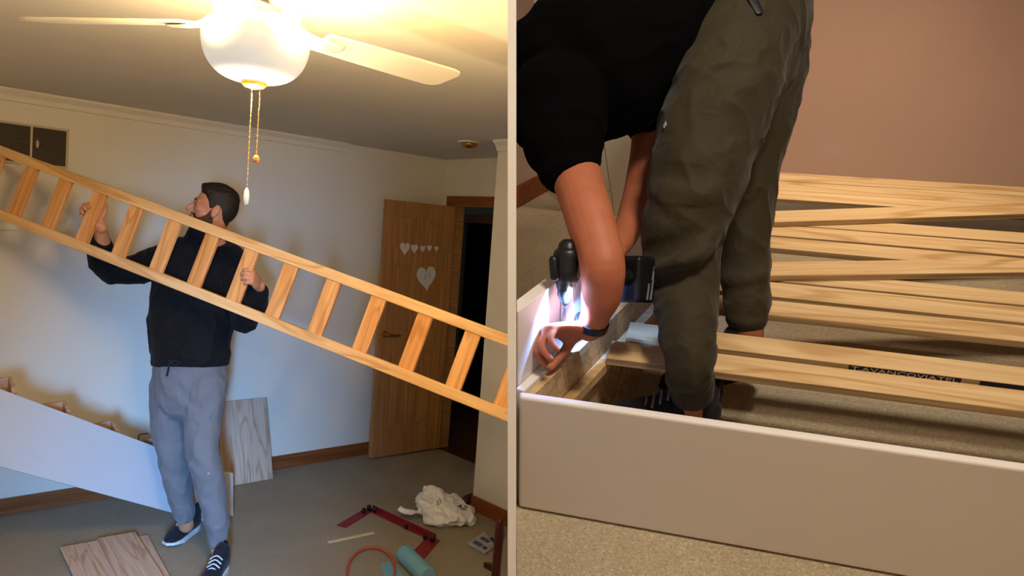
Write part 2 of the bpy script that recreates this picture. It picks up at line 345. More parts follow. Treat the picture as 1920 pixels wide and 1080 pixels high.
cr = [(0, 0), (0.05, 0), (0.045, -0.012), (0.02, -0.035), (0.012, -0.062), (0, -0.065)]
struct('trim_1', MB().prism([(-0.7, BACK_Y - a, CEIL + b) for a, b in cr], (RIGHT_X + 0.7 - 0.9, 0, 0)), 'trim_white')
struct('trim_2', MB().prism([(CLOSET_X - a, -1.0, CEIL + b) for a, b in cr], (0, CLOSET_Y + 1.0, 0)), 'trim_white')
# doorway casing, head, jambs and the dim passage beyond
struct('trim_3', MB().box((RIGHT_X - 0.016, DY0 - 0.07, DH - 0.012), (RIGHT_X, DY1 + 0.07, DH + 0.058)).box((RIGHT_X - 0.016, DY1 + 0.012, 0), (RIGHT_X, DY1 + 0.07, DH - 0.012)).box((RIGHT_X - 0.016, DY0 - 0.07, 0), (RIGHT_X, DY0 - 0.012, DH - 0.012)), 'oak_trim', bevel=0.003)
struct('trim_4', MB().box((RIGHT_X - 0.004, DY1 - 0.018, 0), (RIGHT_X + 0.104, DY1 + 0.01, DH)).box((RIGHT_X - 0.004, DY0 - 0.01, 0), (RIGHT_X + 0.104, DY0 + 0.018, DH)).box((RIGHT_X - 0.004, DY0, DH - 0.02), (RIGHT_X + 0.104, DY1, DH)), 'oak_door', bevel=0.002)
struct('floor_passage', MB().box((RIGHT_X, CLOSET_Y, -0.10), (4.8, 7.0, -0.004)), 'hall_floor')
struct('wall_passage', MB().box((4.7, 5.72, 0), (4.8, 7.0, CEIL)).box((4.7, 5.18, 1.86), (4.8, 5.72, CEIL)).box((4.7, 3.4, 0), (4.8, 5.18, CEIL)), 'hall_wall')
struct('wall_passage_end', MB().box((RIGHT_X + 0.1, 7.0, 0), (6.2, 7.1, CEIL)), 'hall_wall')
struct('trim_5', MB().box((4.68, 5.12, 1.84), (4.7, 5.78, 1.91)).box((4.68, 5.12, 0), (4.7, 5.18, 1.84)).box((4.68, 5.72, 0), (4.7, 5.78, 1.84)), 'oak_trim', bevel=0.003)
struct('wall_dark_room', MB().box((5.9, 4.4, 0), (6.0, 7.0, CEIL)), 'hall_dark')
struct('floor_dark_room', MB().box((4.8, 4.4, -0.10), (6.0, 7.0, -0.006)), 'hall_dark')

# the open six-panel door, swung back against the wall
hinge = V((RIGHT_X - 0.006, DY1 - 0.012, 0.012)); free = V((3.085, 4.625, 0.012)); du = (free - hinge); DW = du.length; du.normalize()
dn = V((du.y, -du.x, 0))
if dn.y > 0: dn = -dn                                        # face towards the room
DM = frame_m(hinge, V((0, 0, 1)), du, V((0, 0, 1)).cross(du))  # local x up (grain), y across
if (V((0, 0, 1)).cross(du)).dot(dn) < 0: flip = -1
else: flip = 1
dr = thing('door', 'brown wooden six-panel bedroom door standing open against the wall', 'door', hinge); dr.name = 'door_1'; dr['kind'] = 'structure'
def dbox(mb, x0, x1, y0, y1, z0, z1): return mb.box((x0, y0, min(z0 * flip, z1 * flip)), (x1, y1, max(z0 * flip, z1 * flip)))
T = 0.035; H = DH - 0.035; st = 0.10; mid = 0.09
rails = [(0, 0.20), (0.80, 0.95), (1.46, 1.57), (H - 0.12, H)]
for y0, y1 in ((0, st), (DW / 2 - mid / 2, DW / 2 + mid / 2), (DW - st, DW)):
    dbox(MB(), 0, H, y0, y1, 0, T).build('stile', 'oak_door', dr, M=DM, bevel=0.003)
cols = ((st, DW / 2 - mid / 2), (DW / 2 + mid / 2, DW - st))
for x0, x1 in rails:
    for y0, y1 in cols: dbox(MB(), x0, x1, y0, y1, 0.001, T - 0.001).build('rail', 'oak_door', dr, M=DM, bevel=0.003)
for (x0, x1) in ((0.20, 0.80), (0.95, 1.46), (1.57, H - 0.12)):
    for y0, y1 in cols:
        p = dbox(MB(), x0 - .004, x1 + .004, y0 - .004, y1 + .004, 0.010, T - 0.010).build('panel', 'oak_door', dr, M=DM)
        dbox(MB(), x0 + .035, x1 - .035, y0 + .035, y1 - .035, T - 0.012, T - 0.002).build('raised_field', 'oak_door', p, M=DM, bevel=0.006)
hb = DM @ V((0.93, DW - 0.055, T * flip))
kn = MB().tube([(hb, .026), (hb + dn * .012, .026)], n=24, cap=False).tube([(hb + dn * .01, .009), (hb + dn * .05, .009)], n=12).build('rosette', 'brass', dr, smooth=False)
lv = [hb + dn * .05, hb + dn * .055 - du * .03, hb + dn * .052 - du * .07 - V((0, 0, .006)), hb + dn * .05 - du * .105 - V((0, 0, .002))]
tag(MB().tube([(lv[0], .009), (lv[1], .009), (lv[2], .008), (lv[3], .007)], n=10, sub=4).build('lever', 'brass', kn, smooth=True), 'brass lever handle')
for z in (0.2, 0.95, 1.7):
    MB().tube([(hinge + V((0.004, -0.004, z)), .007), (hinge + V((0.004, -0.004, z + .09)), .007)], n=10).build('hinge', 'brass', dr)
# paper hearts stuck on the door
def heart(px, py, w, label, mat='paper', group=None, stretch=1.15, tilt=0.0, marks=0):
    o = hinge + dn * (T + 0.0015); d = L(px, py, 1) - CAM; t = (o - CAM).dot(dn) / d.dot(dn); c = CAM + d * t
    sx = -du; up = V((0, 0, 1)); pts = []
    for i in range(40):
        a = 2 * math.pi * i / 40
        x = 16 * math.sin(a) ** 3 / 32; y = (13 * math.cos(a) - 5 * math.cos(2 * a) - 2 * math.cos(3 * a) - math.cos(4 * a)) / 29 * stretch + 0.08
        x, y = x * math.cos(tilt) - y * math.sin(tilt), x * math.sin(tilt) + y * math.cos(tilt)
        pts.append(c + sx * (x * w) + up * (y * w))
    h = MB().prism(pts, dn * 0.0012).build('paper_heart', mat)
    tag(h, label, 'paper heart', group)
    for k in range(marks):
        q = c + dn * 0.0013 + sx * ((k - marks / 2 + .5) * w * .2) + up * (w * (.06 if k % 2 else -.02))
        MB().prism([q, q + sx * w * .03, q + sx * w * .07 + up * w * .2, q + sx * w * .03 + up * w * .2], dn * 0.0006).build('pencil_mark', 'paper_ink', h)
G = 'row of small paper hearts on the door'
heart(759, 467, .085, 'largest heart of the row of small paper hearts, with faint writing', 'paper', G, marks=3)
heart(777, 467, .062, 'second paper heart from the left in the door row', 'paper', G)
heart(792.5, 467, .047, 'middle heart of the five small paper hearts on the door', 'paper', G)
heart(805, 466, .046, 'fourth paper heart from the left in the door row', 'paper', G)
heart(818, 467, .040, 'smallest rightmost heart of the row of paper hearts on the door', 'paper', G)
heart(799.5, 523, .172, 'big pale paper heart stuck on the door below the row', 'paper_pale', None, 1.12, 0.12, marks=2)

# return-air grille high on the back wall
v0, v1 = V((0.70, BACK_Y, 1.925)), V((1.062, BACK_Y, 2.118))
vt = thing('wall_vent', 'brown two-panel air return grille high on the white wall', 'vent', (0.88, BACK_Y, 1.925))
y0 = BACK_Y - 0.012
MB().box((v0.x - .012, y0, v0.z - .012), (v1.x + .012, BACK_Y, v0.z)).box((v0.x - .012, y0, v1.z), (v1.x + .012, BACK_Y, v1.z + .012)).box((v0.x - .012, y0, v0.z), (v0.x, BACK_Y, v1.z)).box((v1.x, y0, v0.z), (v1.x + .012, BACK_Y, v1.z)).box((.893, y0, v0.z), (.903, BACK_Y, v1.z)).build('frame', 'vent_frame', vt)
MB().box((v0.x, BACK_Y - .002, v0.z), (v1.x, BACK_Y, v1.z)).build('backing', 'vent_dark', vt)
for xa, xb in ((v0.x, .893), (.903, v1.x)):
    m = MB(); n = 22
    for i in range(n):
        z = v0.z + (i + .5) * (v1.z - v0.z) / n
        m.hexa([(xa, y0 + .001, z - .002), (xb, y0 + .001, z - .002), (xb, BACK_Y - .003, z + .001), (xa, BACK_Y - .003, z + .001)], [(xa, y0 + .001, z), (xb, y0 + .001, z), (xb, BACK_Y - .003, z + .003), (xa, BACK_Y - .003, z + .003)])
    tag(m.build('louver_bank', 'vent_metal', vt), kind='stuff')
MB().ball(V((.925, y0 - .004, 2.03)), [V((.008, 0, 0)), V((0, .006, 0)), V((0, 0, .022))]).build('lever', 'vent_frame', vt, smooth=True)
# pale panel with a rounded corner low on the wall under the grille
a = Lz(42, 309, 1, BACK_Y - .02); pts = [V((0.55, BACK_Y - .02, a.z - .35)), V((a.x, BACK_Y - .02, a.z - .35))]
for i in range(7):
    t = math.pi / 2 * i / 6; pts.append(V((a.x - .04 + .04 * math.cos(t), BACK_Y - .02, a.z - .04 + .04 * math.sin(t))))
pts.append(V((0.55, BACK_Y - .02, a.z)))
tag(MB().prism(pts, (0, .02, 0)).build('wall_panel', 'trim_white', bevel=0.003), 'pale panel with a rounded corner fixed on the wall under the grille', 'panel')

# ceiling fan with glowing bowl
hub = L(480, 90, 1.76); HX, HY = hub.x, hub.y
fan = thing('ceiling_fan', 'white ceiling fan with a glowing glass bowl light', 'ceiling fan', (HX, HY, CEIL))
MB().lathe([(.03, 2.235), (.075, 2.24), (.085, 2.27), (.085, CEIL)], (HX, HY, 0)).build('canopy', 'fan_white', fan, smooth=True)
MB().lathe([(.06, 2.172), (.088, 2.176), (.10, 2.19), (.10, 2.222), (.085, 2.238), (.03, 2.242)], (HX, HY, 0)).build('motor', 'fan_white', fan, smooth=True)
bp = [(.004, 2.0310)] + [(.123 * math.cos(a) ** .62, 2.138 - .107 * math.sin(a) ** .95) for a in [math.pi / 2 * (1 - k / 22) for k in range(1, 22)]] + [(.123, 2.138), (.122, 2.148), (.117, 2.157), (.108, 2.164), (.09, 2.168)]
tag(MB().lathe(bp, (HX, HY, 0), 56).build('glass_bowl', 'bowl_glow', fan, smooth=True), 'glowing frosted glass bowl')
tag(MB().lathe([(.006, 2.016), (.022, 2.020), (.030, 2.027), (.028, 2.034), (.01, 2.037)], (HX, HY, 0), 30).build('finial', 'bowl_finial', fan, smooth=True), 'orange brass finial')
BZ = 2.165
for k in range(3):
    an = math.radians(124 - 119 * k); d = V((math.cos(an), math.sin(an), 0)); s = V((-math.sin(an), math.cos(an), 0)); up = V((0, 0, 1))
    tilt = math.radians(-12); w = s * math.cos(tilt) + up * math.sin(tilt); n = d.cross(w)
    o = V((HX, HY, BZ))
    bl = MB(); out = []
    for r, hw in ((.17, .050), (.30, .058), (.45, .064), (.585, .067), (.612, .060), (.625, .040)): out.append((r, hw))
    poly = [o + d * r + w * hw for r, hw in out] + [o + d * r - w * hw for r, hw in reversed(out)]
    b = bl.prism(poly, n * 0.007).build('blade', 'fan_white', fan, bevel=0.002)
    ir = MB().tube([(o + d * .085 + up * .028, .016, .006), (o + d * .13 + up * .012, .012, .005), (o + d * .175 - n * .004, .030, .004), (o + d * .225 - n * .004, .024, .004)], side=w, n=12, sub=4).build('blade_iron', 'fan_white', b, smooth=True)
def chain(px0, py0, px1, py1, s, mat, length, rad, name):
    a, b = L(px0, py0, s), L(px1, py1, s); b = V((a.x, a.y, b.z))
    m = MB().tube([(a, .0011), (b, .0011)], n=6)
    nb = int((a - b).length / .012)
    for i in range(nb): m.ball(a.lerp(b, (i + .5) / nb), [V((.0021, 0, 0)), V((0, .0021, 0)), V((0, 0, .0021))], 6, 4)
    c = m.build('pull_chain', 'chain', fan)
    MB().lathe([(rad * .35, -length), (rad * .85, -length * .9), (rad, -length * .55), (rad * .8, -length * .2), (rad * .3, 0)], b, 16).build(name, mat, c, smooth=True)
chain(473, 152, 468, 352, 1.74, 'white_pull', .040, .0065, 'white_pull')
chain(488, 150, 484, 290, 1.72, 'wood_pull', .019, .0075, 'wooden_pull')
light_point('fan_bulb_glow', (HX, HY, 1.985), 15, (1.0, 0.88, 0.64), 0.03)
for k in range(4):
    an = math.radians(20 + 90 * k); light_point('fan_uplight', (HX + .135 * math.cos(an), HY + .135 * math.sin(an), 2.16), 16, (1.0, 0.72, 0.34), 0.02)
# small brass ceiling fitting in the alcove
c = Lz(880, 266, 2, CEIL)
cf = thing('ceiling_fitting', 'small round brass fitting on the ceiling near the doorway', 'ceiling light', (c.x, c.y, CEIL))
MB().lathe([(.068, CEIL - .010), (.074, CEIL - .006), (.074, CEIL)], (c.x, c.y, 0)).build('plate', 'fan_white', cf, smooth=False)
MB().lathe([(.012, CEIL - .040), (.040, CEIL - .034), (.052, CEIL - .020), (.054, CEIL - .010)], (c.x, c.y, 0)).build('dome', 'brass', cf, smooth=True)

# the long wooden bunk ladder
def mid_depth(px, a, b, sa, sb): t = (px - a) / (b - a); return 1 / ((1 - t) / sa + t / sb)
TL, TR = L(-30, 261.5, 3.64), L(975, 635.5, 3.05); BLp = L(-30, 381.5, 3.60)
ul = (TR - TL); LEN = ul.length; ul.normalize(); ud = BLp - TL; ud = (ud - ul * ud.dot(ul)); 
BRp = L(950, 767, 3.01); q = BRp - TL; wid = (ud.length + (q - ul * q.dot(ul)).length) / 2; ud.normalize()
un = ul.cross(ud)
if un.dot(CAM - TL) < 0: un = -un
RW, RD = 0.046, 0.034
lad = thing('wooden_ladder', 'long honey-coloured wooden ladder carried at a slant across the room', 'ladder', TL)
zs = -un
def lboard(name, mat, o, ux, uy, size, bev=.003):
    uz = V(ux).cross(V(uy))
    if uz.dot(un) > 0: o = o - un * size[2]
    return board(name, mat, lad, o, ux, uy, size, bevel=bev, clip=-1)
lboard('side_rail', 'pine_ladder', TL, ul, ud, (LEN, RW, RD), .004)
lboard('side_rail', 'pine_ladder', TL + ud * wid, ul, ud, (LEN + .2, RW, RD), .004)
def along(px):                                               # distance along the upper rail whose inner edge shows at px
    lo, hi = -0.3, LEN + .3
    for _ in range(50):
        m = (lo + hi) / 2; p = TL + ud * RW + ul * m - CAM; x = 960 + p.dot(CR) / p.dot(CF) * F_PX
        if x < px: lo = m
        else: hi = m
    return lo
for px in (-17, 45, 108, 173, 241, 312, 383, 457, 531, 611, 695, 782, 871, 962):
    t = along(px)
    if t < 0.01: continue
    lboard('rung', 'pine_rung', TL + ul * t + ud * (RW - .004) - un * .009, ud, ul, (wid - RW + .008, .070, .020), .003)

# boards and panels stacked around the man
A0, A1, B1 = L(-40, 714, 3.25), L(-40, 864, 3.23), Lz(389, 979, 2, 0.004)
nA = (B1 - A1).cross(A0 - A1); d = L(382, 871, 1) - CAM; B0 = CAM + d * ((A0 - CAM).dot(nA) / d.dot(nA))   # keep the panel flat
nA = (B0 - A0).cross(A1 - A0).normalized()
if nA.dot(CAM - A0) > 0: nA = -nA
wp = thing('white_panel', 'long white laminate panel with wooden blocks, slanting up behind the man', 'panel', V((B1.x, B1.y, 0)))
MB().hexa([A1, B1, B0, A0], [p + nA * .018 for p in (A1, B1, B0, A0)]).build('panel', 'board_white', wp, bevel=.0015)
e1 = (B0 - A0).normalized(); e2 = (A0 - A1); e2 = (e2 - e1 * e2.dot(e1)).normalized()
def block(px, py, w, h):                                     # three-sided wooden drawer-runner block on the back of the panel
    d = L(px, py, 1) - CAM; t = (A0 + nA * .06 - CAM).dot(nA) / d.dot(nA); c = CAM + d * t; up = UP0
    rt = V((1, 0, 0)); dp = V((0, 1, 0)); lowz = -h
    q = MB().hexa([c - rt * w + dp * .07 + up * lowz, c + dp * .07 + up * lowz, c + dp * .085 + up * lowz, c - rt * w + dp * .085 + up * lowz], [c - rt * w + dp * .07 - up * .012, c + dp * .07, c + dp * .085, c - rt * w + dp * .085 - up * .012]).build('wooden_block', 'block_wood', wp, bevel=.002)
    MB().hexa([c - rt * .016 - dp * .03 + up * lowz, c + rt * .012 - dp * .03 + up * lowz, c + rt * .004 + dp * .069 + up * lowz, c - rt * .014 + dp * .069 + up * lowz], [c - rt * .014 + dp * .0 - up * .03, c + rt * .004 + dp * .0 - up * .03, c + dp * .069, c - rt * .014 + dp * .069]).build('cheek', 'block_wood', q, bevel=.0015)
UP0 = V((0, 0, 1))
block(28, 712, .16, .16); block(131, 757, .17, .13); block(221, 794, .15, .12)
w = [(261, 838), (260, 818), (264, 814.5), (277, 813)]
MB().tube([(L(a, b, 4.02), .003) for a, b in w], n=8, sub=3).build('wire_hook', 'cord_black', wp, smooth=True)
block(300, 826, .10, .07)
c0, c1 = Lz(398, 962, 2, 0), Lz(437, 968, 2, 0); h = .245
bk = (V((0, 1, 0)) * 1.0)
o = MB().hexa([c0, c1, c1 + bk * .016, c0 + bk * .016], [p + V((0, .03, h)) for p in (c0, c1, c1 + bk * .016, c0 + bk * .016)]).build('white_panel', 'board_white', bevel=.0015)
tag(o, 'short white laminate panel standing upright beside the plywood sheet', 'panel')
p0, p1 = Lz(418, 914, 2, 0), Lz(512, 897, 2, 0); p0.y = p1.y = (p0.y + p1.y) / 2; t1 = Lz(502, 745, 1, BACK_Y - .02)
ux = (V((p0.x, BACK_Y - .018, t1.z)) - p0).normalized()
o = board('plywood_sheet', 'oak_ply', None, p0, ux, V((1, 0, 0)), ((V((p0.x, BACK_Y - .018, t1.z)) - p0).length, p1.x - p0.x, .012), bevel=.001)
tag(o, 'tall thin wood-grain plywood sheet leaning against the back wall', 'plywood')
def sheet(a, b, c, z, label):                                # a: left back corner, b: right back corner, c: along the right edge
    a, b, c = Lz(*a, 2, z), Lz(*b, 2, z), Lz(*c, 2, z); ux = (c - b).normalized(); uy = (a - b)
    uy = (uy - ux * uy.dot(ux)); o = board('plywood_sheet', 'oak_ply', None, b - V((0, 0, .010 if ux.cross(uy).z > 0 else 0)), ux, uy, (.62, (a - b).length, .010), bevel=.001)
    tag(o, label, 'plywood', 'plywood sheets lying on the carpet')
sheet((200, 1016), (277, 1003), (312, 1068), .0101, 'bottom plywood sheet of the floor stack, showing at its right')
sheet((117, 1032), (240, 1003), (285, 1068), .0203, 'middle plywood sheet of the floor stack, reaching furthest left')
sheet((186, 1013), (253, 997), (300, 1070), .0305, 'topmost narrow plywood sheet of the stack on the carpet')
# things on the carpet, lower right
def flat(px, py, z=0.0): return Lz(px, py, 2, z)
rf = thing('metal_bracket_frame', 'dark red metal corner bars with black knobs lying on the carpet', 'metal bars', flat(720, 985))
def bar(p, q, w, mat='red_metal', name='bar', h=.006, lip=True):
    p, q = V(p), V(q); u = (q - p).normalized(); s = V((-u.y, u.x, 0)) * (w / 2)
    b = MB().hexa([p + s * -1, q - s, q + s, p + s], [x + V((0, 0, h)) for x in (p - s, q - s, q + s, p + s)]).build(name, mat, rf, bevel=.0015)
    if lip: MB().hexa([p + s * .86, q + s * .86, q + s, p + s], [x + V((0, 0, .028)) for x in (p + s * .86, q + s * .86, q + s, p + s)]).build('flange', mat, b, bevel=.001)
fa, fb, fc, fd = flat(640, 988), flat(693, 956), flat(812, 1012), flat(778, 1049)
bar(fa, fb, .062, lip=False); bar(fb, fc, .045); bar(fc, fd, .085, lip=False)
def knob(px, py, z, r):
    c = flat(px, py, z)
    MB().lathe([(r * .6, 0), (r, .004), (r, .020), (r * .7, .028)], (c.x, c.y, 0.006), 14).build('knob', 'black_plastic', rf, smooth=True)
for px, py, z, r in ((682, 957, .02, .012), (692, 951, .02, .013), (702, 956, .02, .012), (761, 987, .02, .012), (797, 1006, .02, .013), (811, 1010, .02, .017)): knob(px, py, z, r)
a, b = flat(617, 1019), flat(702, 1001); u = (b - a)
o = board('wood_strip', 'pale_strip', None, V((a.x, a.y, 0)), u, V((0, 0, 1)).cross(u), (u.length, .022, .006), bevel=.001)
tag(o, 'short pale wooden strip lying on the carpet', 'wood strip')
# hoop: an orange tube ring on the floor
h0, h1, h2 = flat(651, 1072), flat(740, 1072), flat(694, 1031); hc = (h0 + h1) / 2; hr = (h1 - h0).length / 2
u = (h1 - h0).normalized(); vv = V((-u.y, u.x, 0)); 
if vv.dot(h2 - hc) < 0: vv = -vv
m = MB(); N = 48; rr = .0075; ring = []
for i in range(N):
    a = 2 * math.pi * i / N; c = hc + u * (hr * math.cos(a)) + vv * ((h2 - hc).length * math.sin(a)); out = (u * math.cos(a) + vv * math.sin(a))
    for j in range(8):
        bq = 2 * math.pi * j / 8; m.v.append(c + out * (rr * math.cos(bq)) + V((0, 0, .0046 + rr + rr * math.sin(bq))))
for i in range(N):
    for j in range(8): m.f.append((i * 8 + j, ((i + 1) % N) * 8 + j, ((i + 1) % N) * 8 + (j + 1) % 8, i * 8 + (j + 1) % 8))
tag(m.build('rubber_hoop', 'hoop_orange', smooth=True), 'orange-red tube bent in a hoop on the carpet', 'hoop')
# blue roll with a loose blue flap
r = .046; a = flat(757, 1054) + V((0, 0, r)); b = flat(801, 1099) + V((0, 0, r)); ax = (b - a).normalized()
rl = thing('blue_roll', 'light blue roll lying on the carpet beside the orange hoop', 'roll', V((a.x, a.y, 0)))
m = MB().tube([(a, r), (b, r)], n=28, cap=False).build('roll', 'sky_blue', rl, smooth=False, bevel=.004)
MB().tube([(a - ax * .001, r * .55), (a + ax * .01, r * .55)], n=24, cap=False).build('core', 'vent_dark', m)
f0 = flat(713, 1058); f1 = flat(737, 1052); f2 = flat(760, 1085); f3 = flat(722, 1090)
MB().hexa([f0, f3, f2, f1], [p + V((0, 0, .004)) for p in (f0, f3, f2, f1)]).build('flap', 'sky_blue', rl)
# crumpled white plastic bag
b0, b1 = flat(762, 985), flat(884, 992); u = (b1 - b0).normalized(); vv = V((-u.y, u.x, 0)); BL_ = (b1 - b0).length; c = (b0 + b1) / 2 + vv * .12
z = V((0, 0, 1)); m = MB()
m.ball(c + u * .03 + z * .055, [u * BL_ * .46, vv * .15, z * .085], 24, 14)
m.ball(c - u * BL_ * .12 + z * .13 + vv * .03, [u * .10, vv * .09, z * .115], 20, 12)
m.ball(c + u * BL_ * .10 + z * .115 + vv * .02, [u * .11, vv * .10, z * .075], 20, 12)
m.ball(c - u * BL_ * .45 + z * .07 - vv * .04, [(u * .95 - z * .1) * .10, vv * .03, z * .02], 14, 8)
m.ball(c - u * BL_ * .17 + z * .20 + vv * .03, [u * .055, vv * .05, z * .055], 14, 8)
m.ball(c + u * BL_ * .44 + z * .035 - vv * .03, [u * .06, vv * .06, z * .055], 14, 8)
me = remesh(m, .007, 3)
def crum(p, n):
    q = p * 10; a = noise.noise(q); b = noise.noise(p * 24 + V((5, 1, 2))); c = noise.noise(p * 50)
    return -(abs(a) - .2) * .060 - (abs(b) - .2) * .026 - (abs(c) - .2) * .006
displace(me, crum)
for v in me.vertices: v.co.z = max(v.co.z * .76, .001)
bag = link('plastic_bag', me, 'bag_white', smooth=True); tag(bag, 'crumpled white plastic shopping bag with dark print on the carpet', 'plastic bag')
from mathutils.bvhtree import BVHTree
def stamp(target, frame, px, py, w, mat, parent, txt=None, ang=0.0, h=None):
    # print projected straight onto the surface it belongs to
    M = ROOM[target][1]; bv = BVHTree.FromPolygons([M @ v.co for v in target.data.vertices], [tuple(p.vertices) for p in target.data.polygons])
    o0 = CAM if frame == 'L' else V((0, 0, HR)); fn = L if frame == 'L' else R
    d = (fn(px, py, 1) - o0).normalized(); hit, nrm, _, dist = bv.ray_cast(o0, d)
    if hit is None: return None
    up = V((0, 0, 1)); x = up.cross(nrm); x = (d.cross(up) if x.length < .1 else x).normalized(); y = nrm.cross(x)
    x, y = x * math.cos(ang) + y * math.sin(ang), y * math.cos(ang) - x * math.sin(ang)
    me = text_mesh(txt, w, .0008); M2 = frame_m(hit + nrm * .003, x, y, nrm)
    return link('print', me, mat, parent, M=M2)
stamp(bag, 'L', 862, 950, .048, 'bag_ink', bag, 'CAZ', -0.45); stamp(bag, 'L', 824, 943, .07, 'bag_grey', bag, '//', 0.7)
# clear packet with leaflets
pk = [flat(876, 1022), flat(908, 1042), flat(929, 1028), flat(908, 1000)]
pc = thing('plastic_packet', 'small clear plastic packet with printed leaflets beside the skirting', 'packet', sum(pk, V()) / 4)
MB().hexa(pk, [p + V((0, 0, .016)) for p in pk]).build('packet', 'packet_clear', pc, bevel=.005)
cc = sum(pk, V()) / 4; e1 = (pk[3] - pk[0]); e2 = (pk[1] - pk[0])
def patch(a, b, s1, s2, mat): p = pk[0] + e1 * a + e2 * b + V((0, 0, .0161)); MB().prism([p, p + e2 * s2, p + e2 * s2 + e1 * s1, p + e1 * s1], (0, 0, .0006)).build('leaflet_print', mat, pc)
patch(.12, .18, .2, .45, 'packet_blue'); patch(.5, .2, .18, .5, 'packet_blue'); patch(.75, .55, .15, .3, 'packet_dark'); patch(.15, .7, .15, .2, 'packet_dark')
# dark red-brown bed post at the frame's edge, and a rail end behind the closet corner
ps = thing('bed_post', 'dark red-brown wooden bed post standing by the white partition', 'bed post', flat(924, 1095))
s = 3.55; a = flat(925, 1092); top = L(938, 978, 3.30)
a = V((top.x, top.y, 0)) + (V((a.x, a.y, 0)) - V((top.x, top.y, 0))) * .35
ux = (top - a).normalized()
MB().tube([(a, .021), (a + ux * .05, .021), (top - ux * .02, .020), (top, .017)], n=16, cap=True).build('post', 'dark_red_wood', ps, smooth=True)
MB().tube([(a.lerp(top, .72), .012), (a.lerp(top, .72) + CR * .02 + CF * .15, .012)], n=10).build('peg', 'dark_red_wood', ps, smooth=True)
k0 = flat(906, 1064); MB().hexa([k0, k0 + CR * .03, k0 + CR * .03 + V((0, -.08, 0)), k0 + V((0, -.08, 0))], [p + V((0, 0, .03)) for p in (k0, k0 + CR * .03, k0 + CR * .03 + V((0, -.08, 0)), k0 + V((0, -.08, 0)))]).build('foot', 'dark_red_wood', ps, bevel=.003)
a = flat(874, 948) ; a = V((a.x, a.y, .035)); b = V((CLOSET_X + .25, CLOSET_Y + .10, .035))
tag(MB().tube([(a, .033), (b, .033)], n=20, cap=True).build('wooden_rail', 'dark_red_wood', smooth=True), 'dark red round wooden rail end showing past the closet corner', 'wooden rail')
# ------------------------------------------------------------------ right-hand room
EX = V((math.sin(SKEW), math.cos(SKEW), 0)); EO = V((-math.cos(SKEW), math.sin(SKEW), 0))   # along / outward of the bed's head end
UPZ = V((0, 0, 1))
struct('floor', MB().box((-2.0, -0.6, -0.10), (3.6, 4.05, 0.0)), 'carpet_right', 'R', 1)
struct('wall_far', MB().box((-1.6, 3.95, 0), (3.6, 4.05, 2.5)), 'pink_wall', 'R', 1)
wl0 = Rz(970, 387, 2, 0); wl = wl0 - EX * 0.6; we = wl0 + EX * 1.1
struct('wall_side', MB().hexa([wl, we, we + EO * .1, wl + EO * .1], [p + UPZ * 2.5 for p in (wl, we, we + EO * .1, wl + EO * .1)]), 'pale_wall', 'R', 1)
ins = -EO * .014
struct('baseboard_side', MB().hexa([wl + ins, we + ins, we, wl], [p + UPZ * .10 for p in (wl + ins, we + ins, we, wl)]), 'oak_trim', 'R', 1)

# the bed: near side rail, head end with its taller board, cleats and corner block
bed = thing('bed', 'white bed frame with a low side rail and taller head board', 'bed', (0.3, 1.24, 0), 'R')
RTOP = 0.287; RY = 1.225
srl = board('side_rail', 'bed_white', bed, V((-0.60, RY, 0.003)), V((1, 0, 0)), V((0, 0, 1)), (2.382, RTOP - .003, .022), bevel=.006, clip=1, seg=3)
srl.matrix_basis = srl.matrix_basis @ Matrix.Translation(V((0, 0, -.022)))
p0 = V((-0.322, RY + .024, 0)); 
ir = MB().hexa([p0, p0 + EX * 1.85, p0 + EX * 1.85 + EO * .020, p0 + EO * .020], [q + UPZ * RTOP for q in (p0, p0 + EX * 1.85, p0 + EX * 1.85 + EO * .020, p0 + EO * .020)]).mesh('r')
link('end_rail', clip_mesh(ir, 'R', None, 1), 'bed_white', bed, bevel=.002)
q0 = p0 - EO * .0155; hgt = RTOP - .012
link('inner_lining', MB().hexa([q0, q0 + EX * 1.8, q0 + EX * 1.8 + EO * .015, q0 + EO * .015], [q + UPZ * hgt for q in (q0, q0 + EX * 1.8, q0 + EX * 1.8 + EO * .015, q0 + EO * .015)]).mesh('l'), 'raw_pine', bed)
h0 = p0 + EO * .0205 + EX * .012
# head board height from the photograph's top edge, on its own vertical plane
c = V((0, 0, HR)); d = R(970, 586, 1) - c; t = (h0 - c).dot(EO) / d.dot(EO); HB = (c + d * t).z
hb = MB().hexa([h0, h0 + EX * 1.95, h0 + EX * 1.95 + EO * .03, h0 + EO * .03], [q + UPZ * HB for q in (h0, h0 + EX * 1.95, h0 + EX * 1.95 + EO * .03, h0 + EO * .03)]).mesh('hb')
tag(link('head_board', clip_mesh(hb, 'R', None, 1), 'bed_white', bed, bevel=.004), 'tall white head board')
cb = Rz(1053, 671, 2, RTOP); cb = V((cb.x, cb.y, 0))
MB().hexa([cb, cb + EX * .05, cb + EX * .05 + EO * .02, cb + EO * .02], [q + UPZ * (RTOP - .006) for q in (cb, cb + EX * .05, cb + EX * .05 + EO * .02, cb + EO * .02)]).build('corner_block', 'raw_pine', bed, bevel=.002)
k0 = q0 - EO * .026
MB().hexa([k0 + UPZ * .170, k0 + EX * 1.8 + UPZ * .170, k0 + EX * 1.8 + EO * .025 + UPZ * .170, k0 + EO * .025 + UPZ * .170], [q + UPZ * .1962 for q in (k0, k0 + EX * 1.8, k0 + EX * 1.8 + EO * .025, k0 + EO * .025)]).build('cleat', 'raw_pine', bed, bevel=.002)
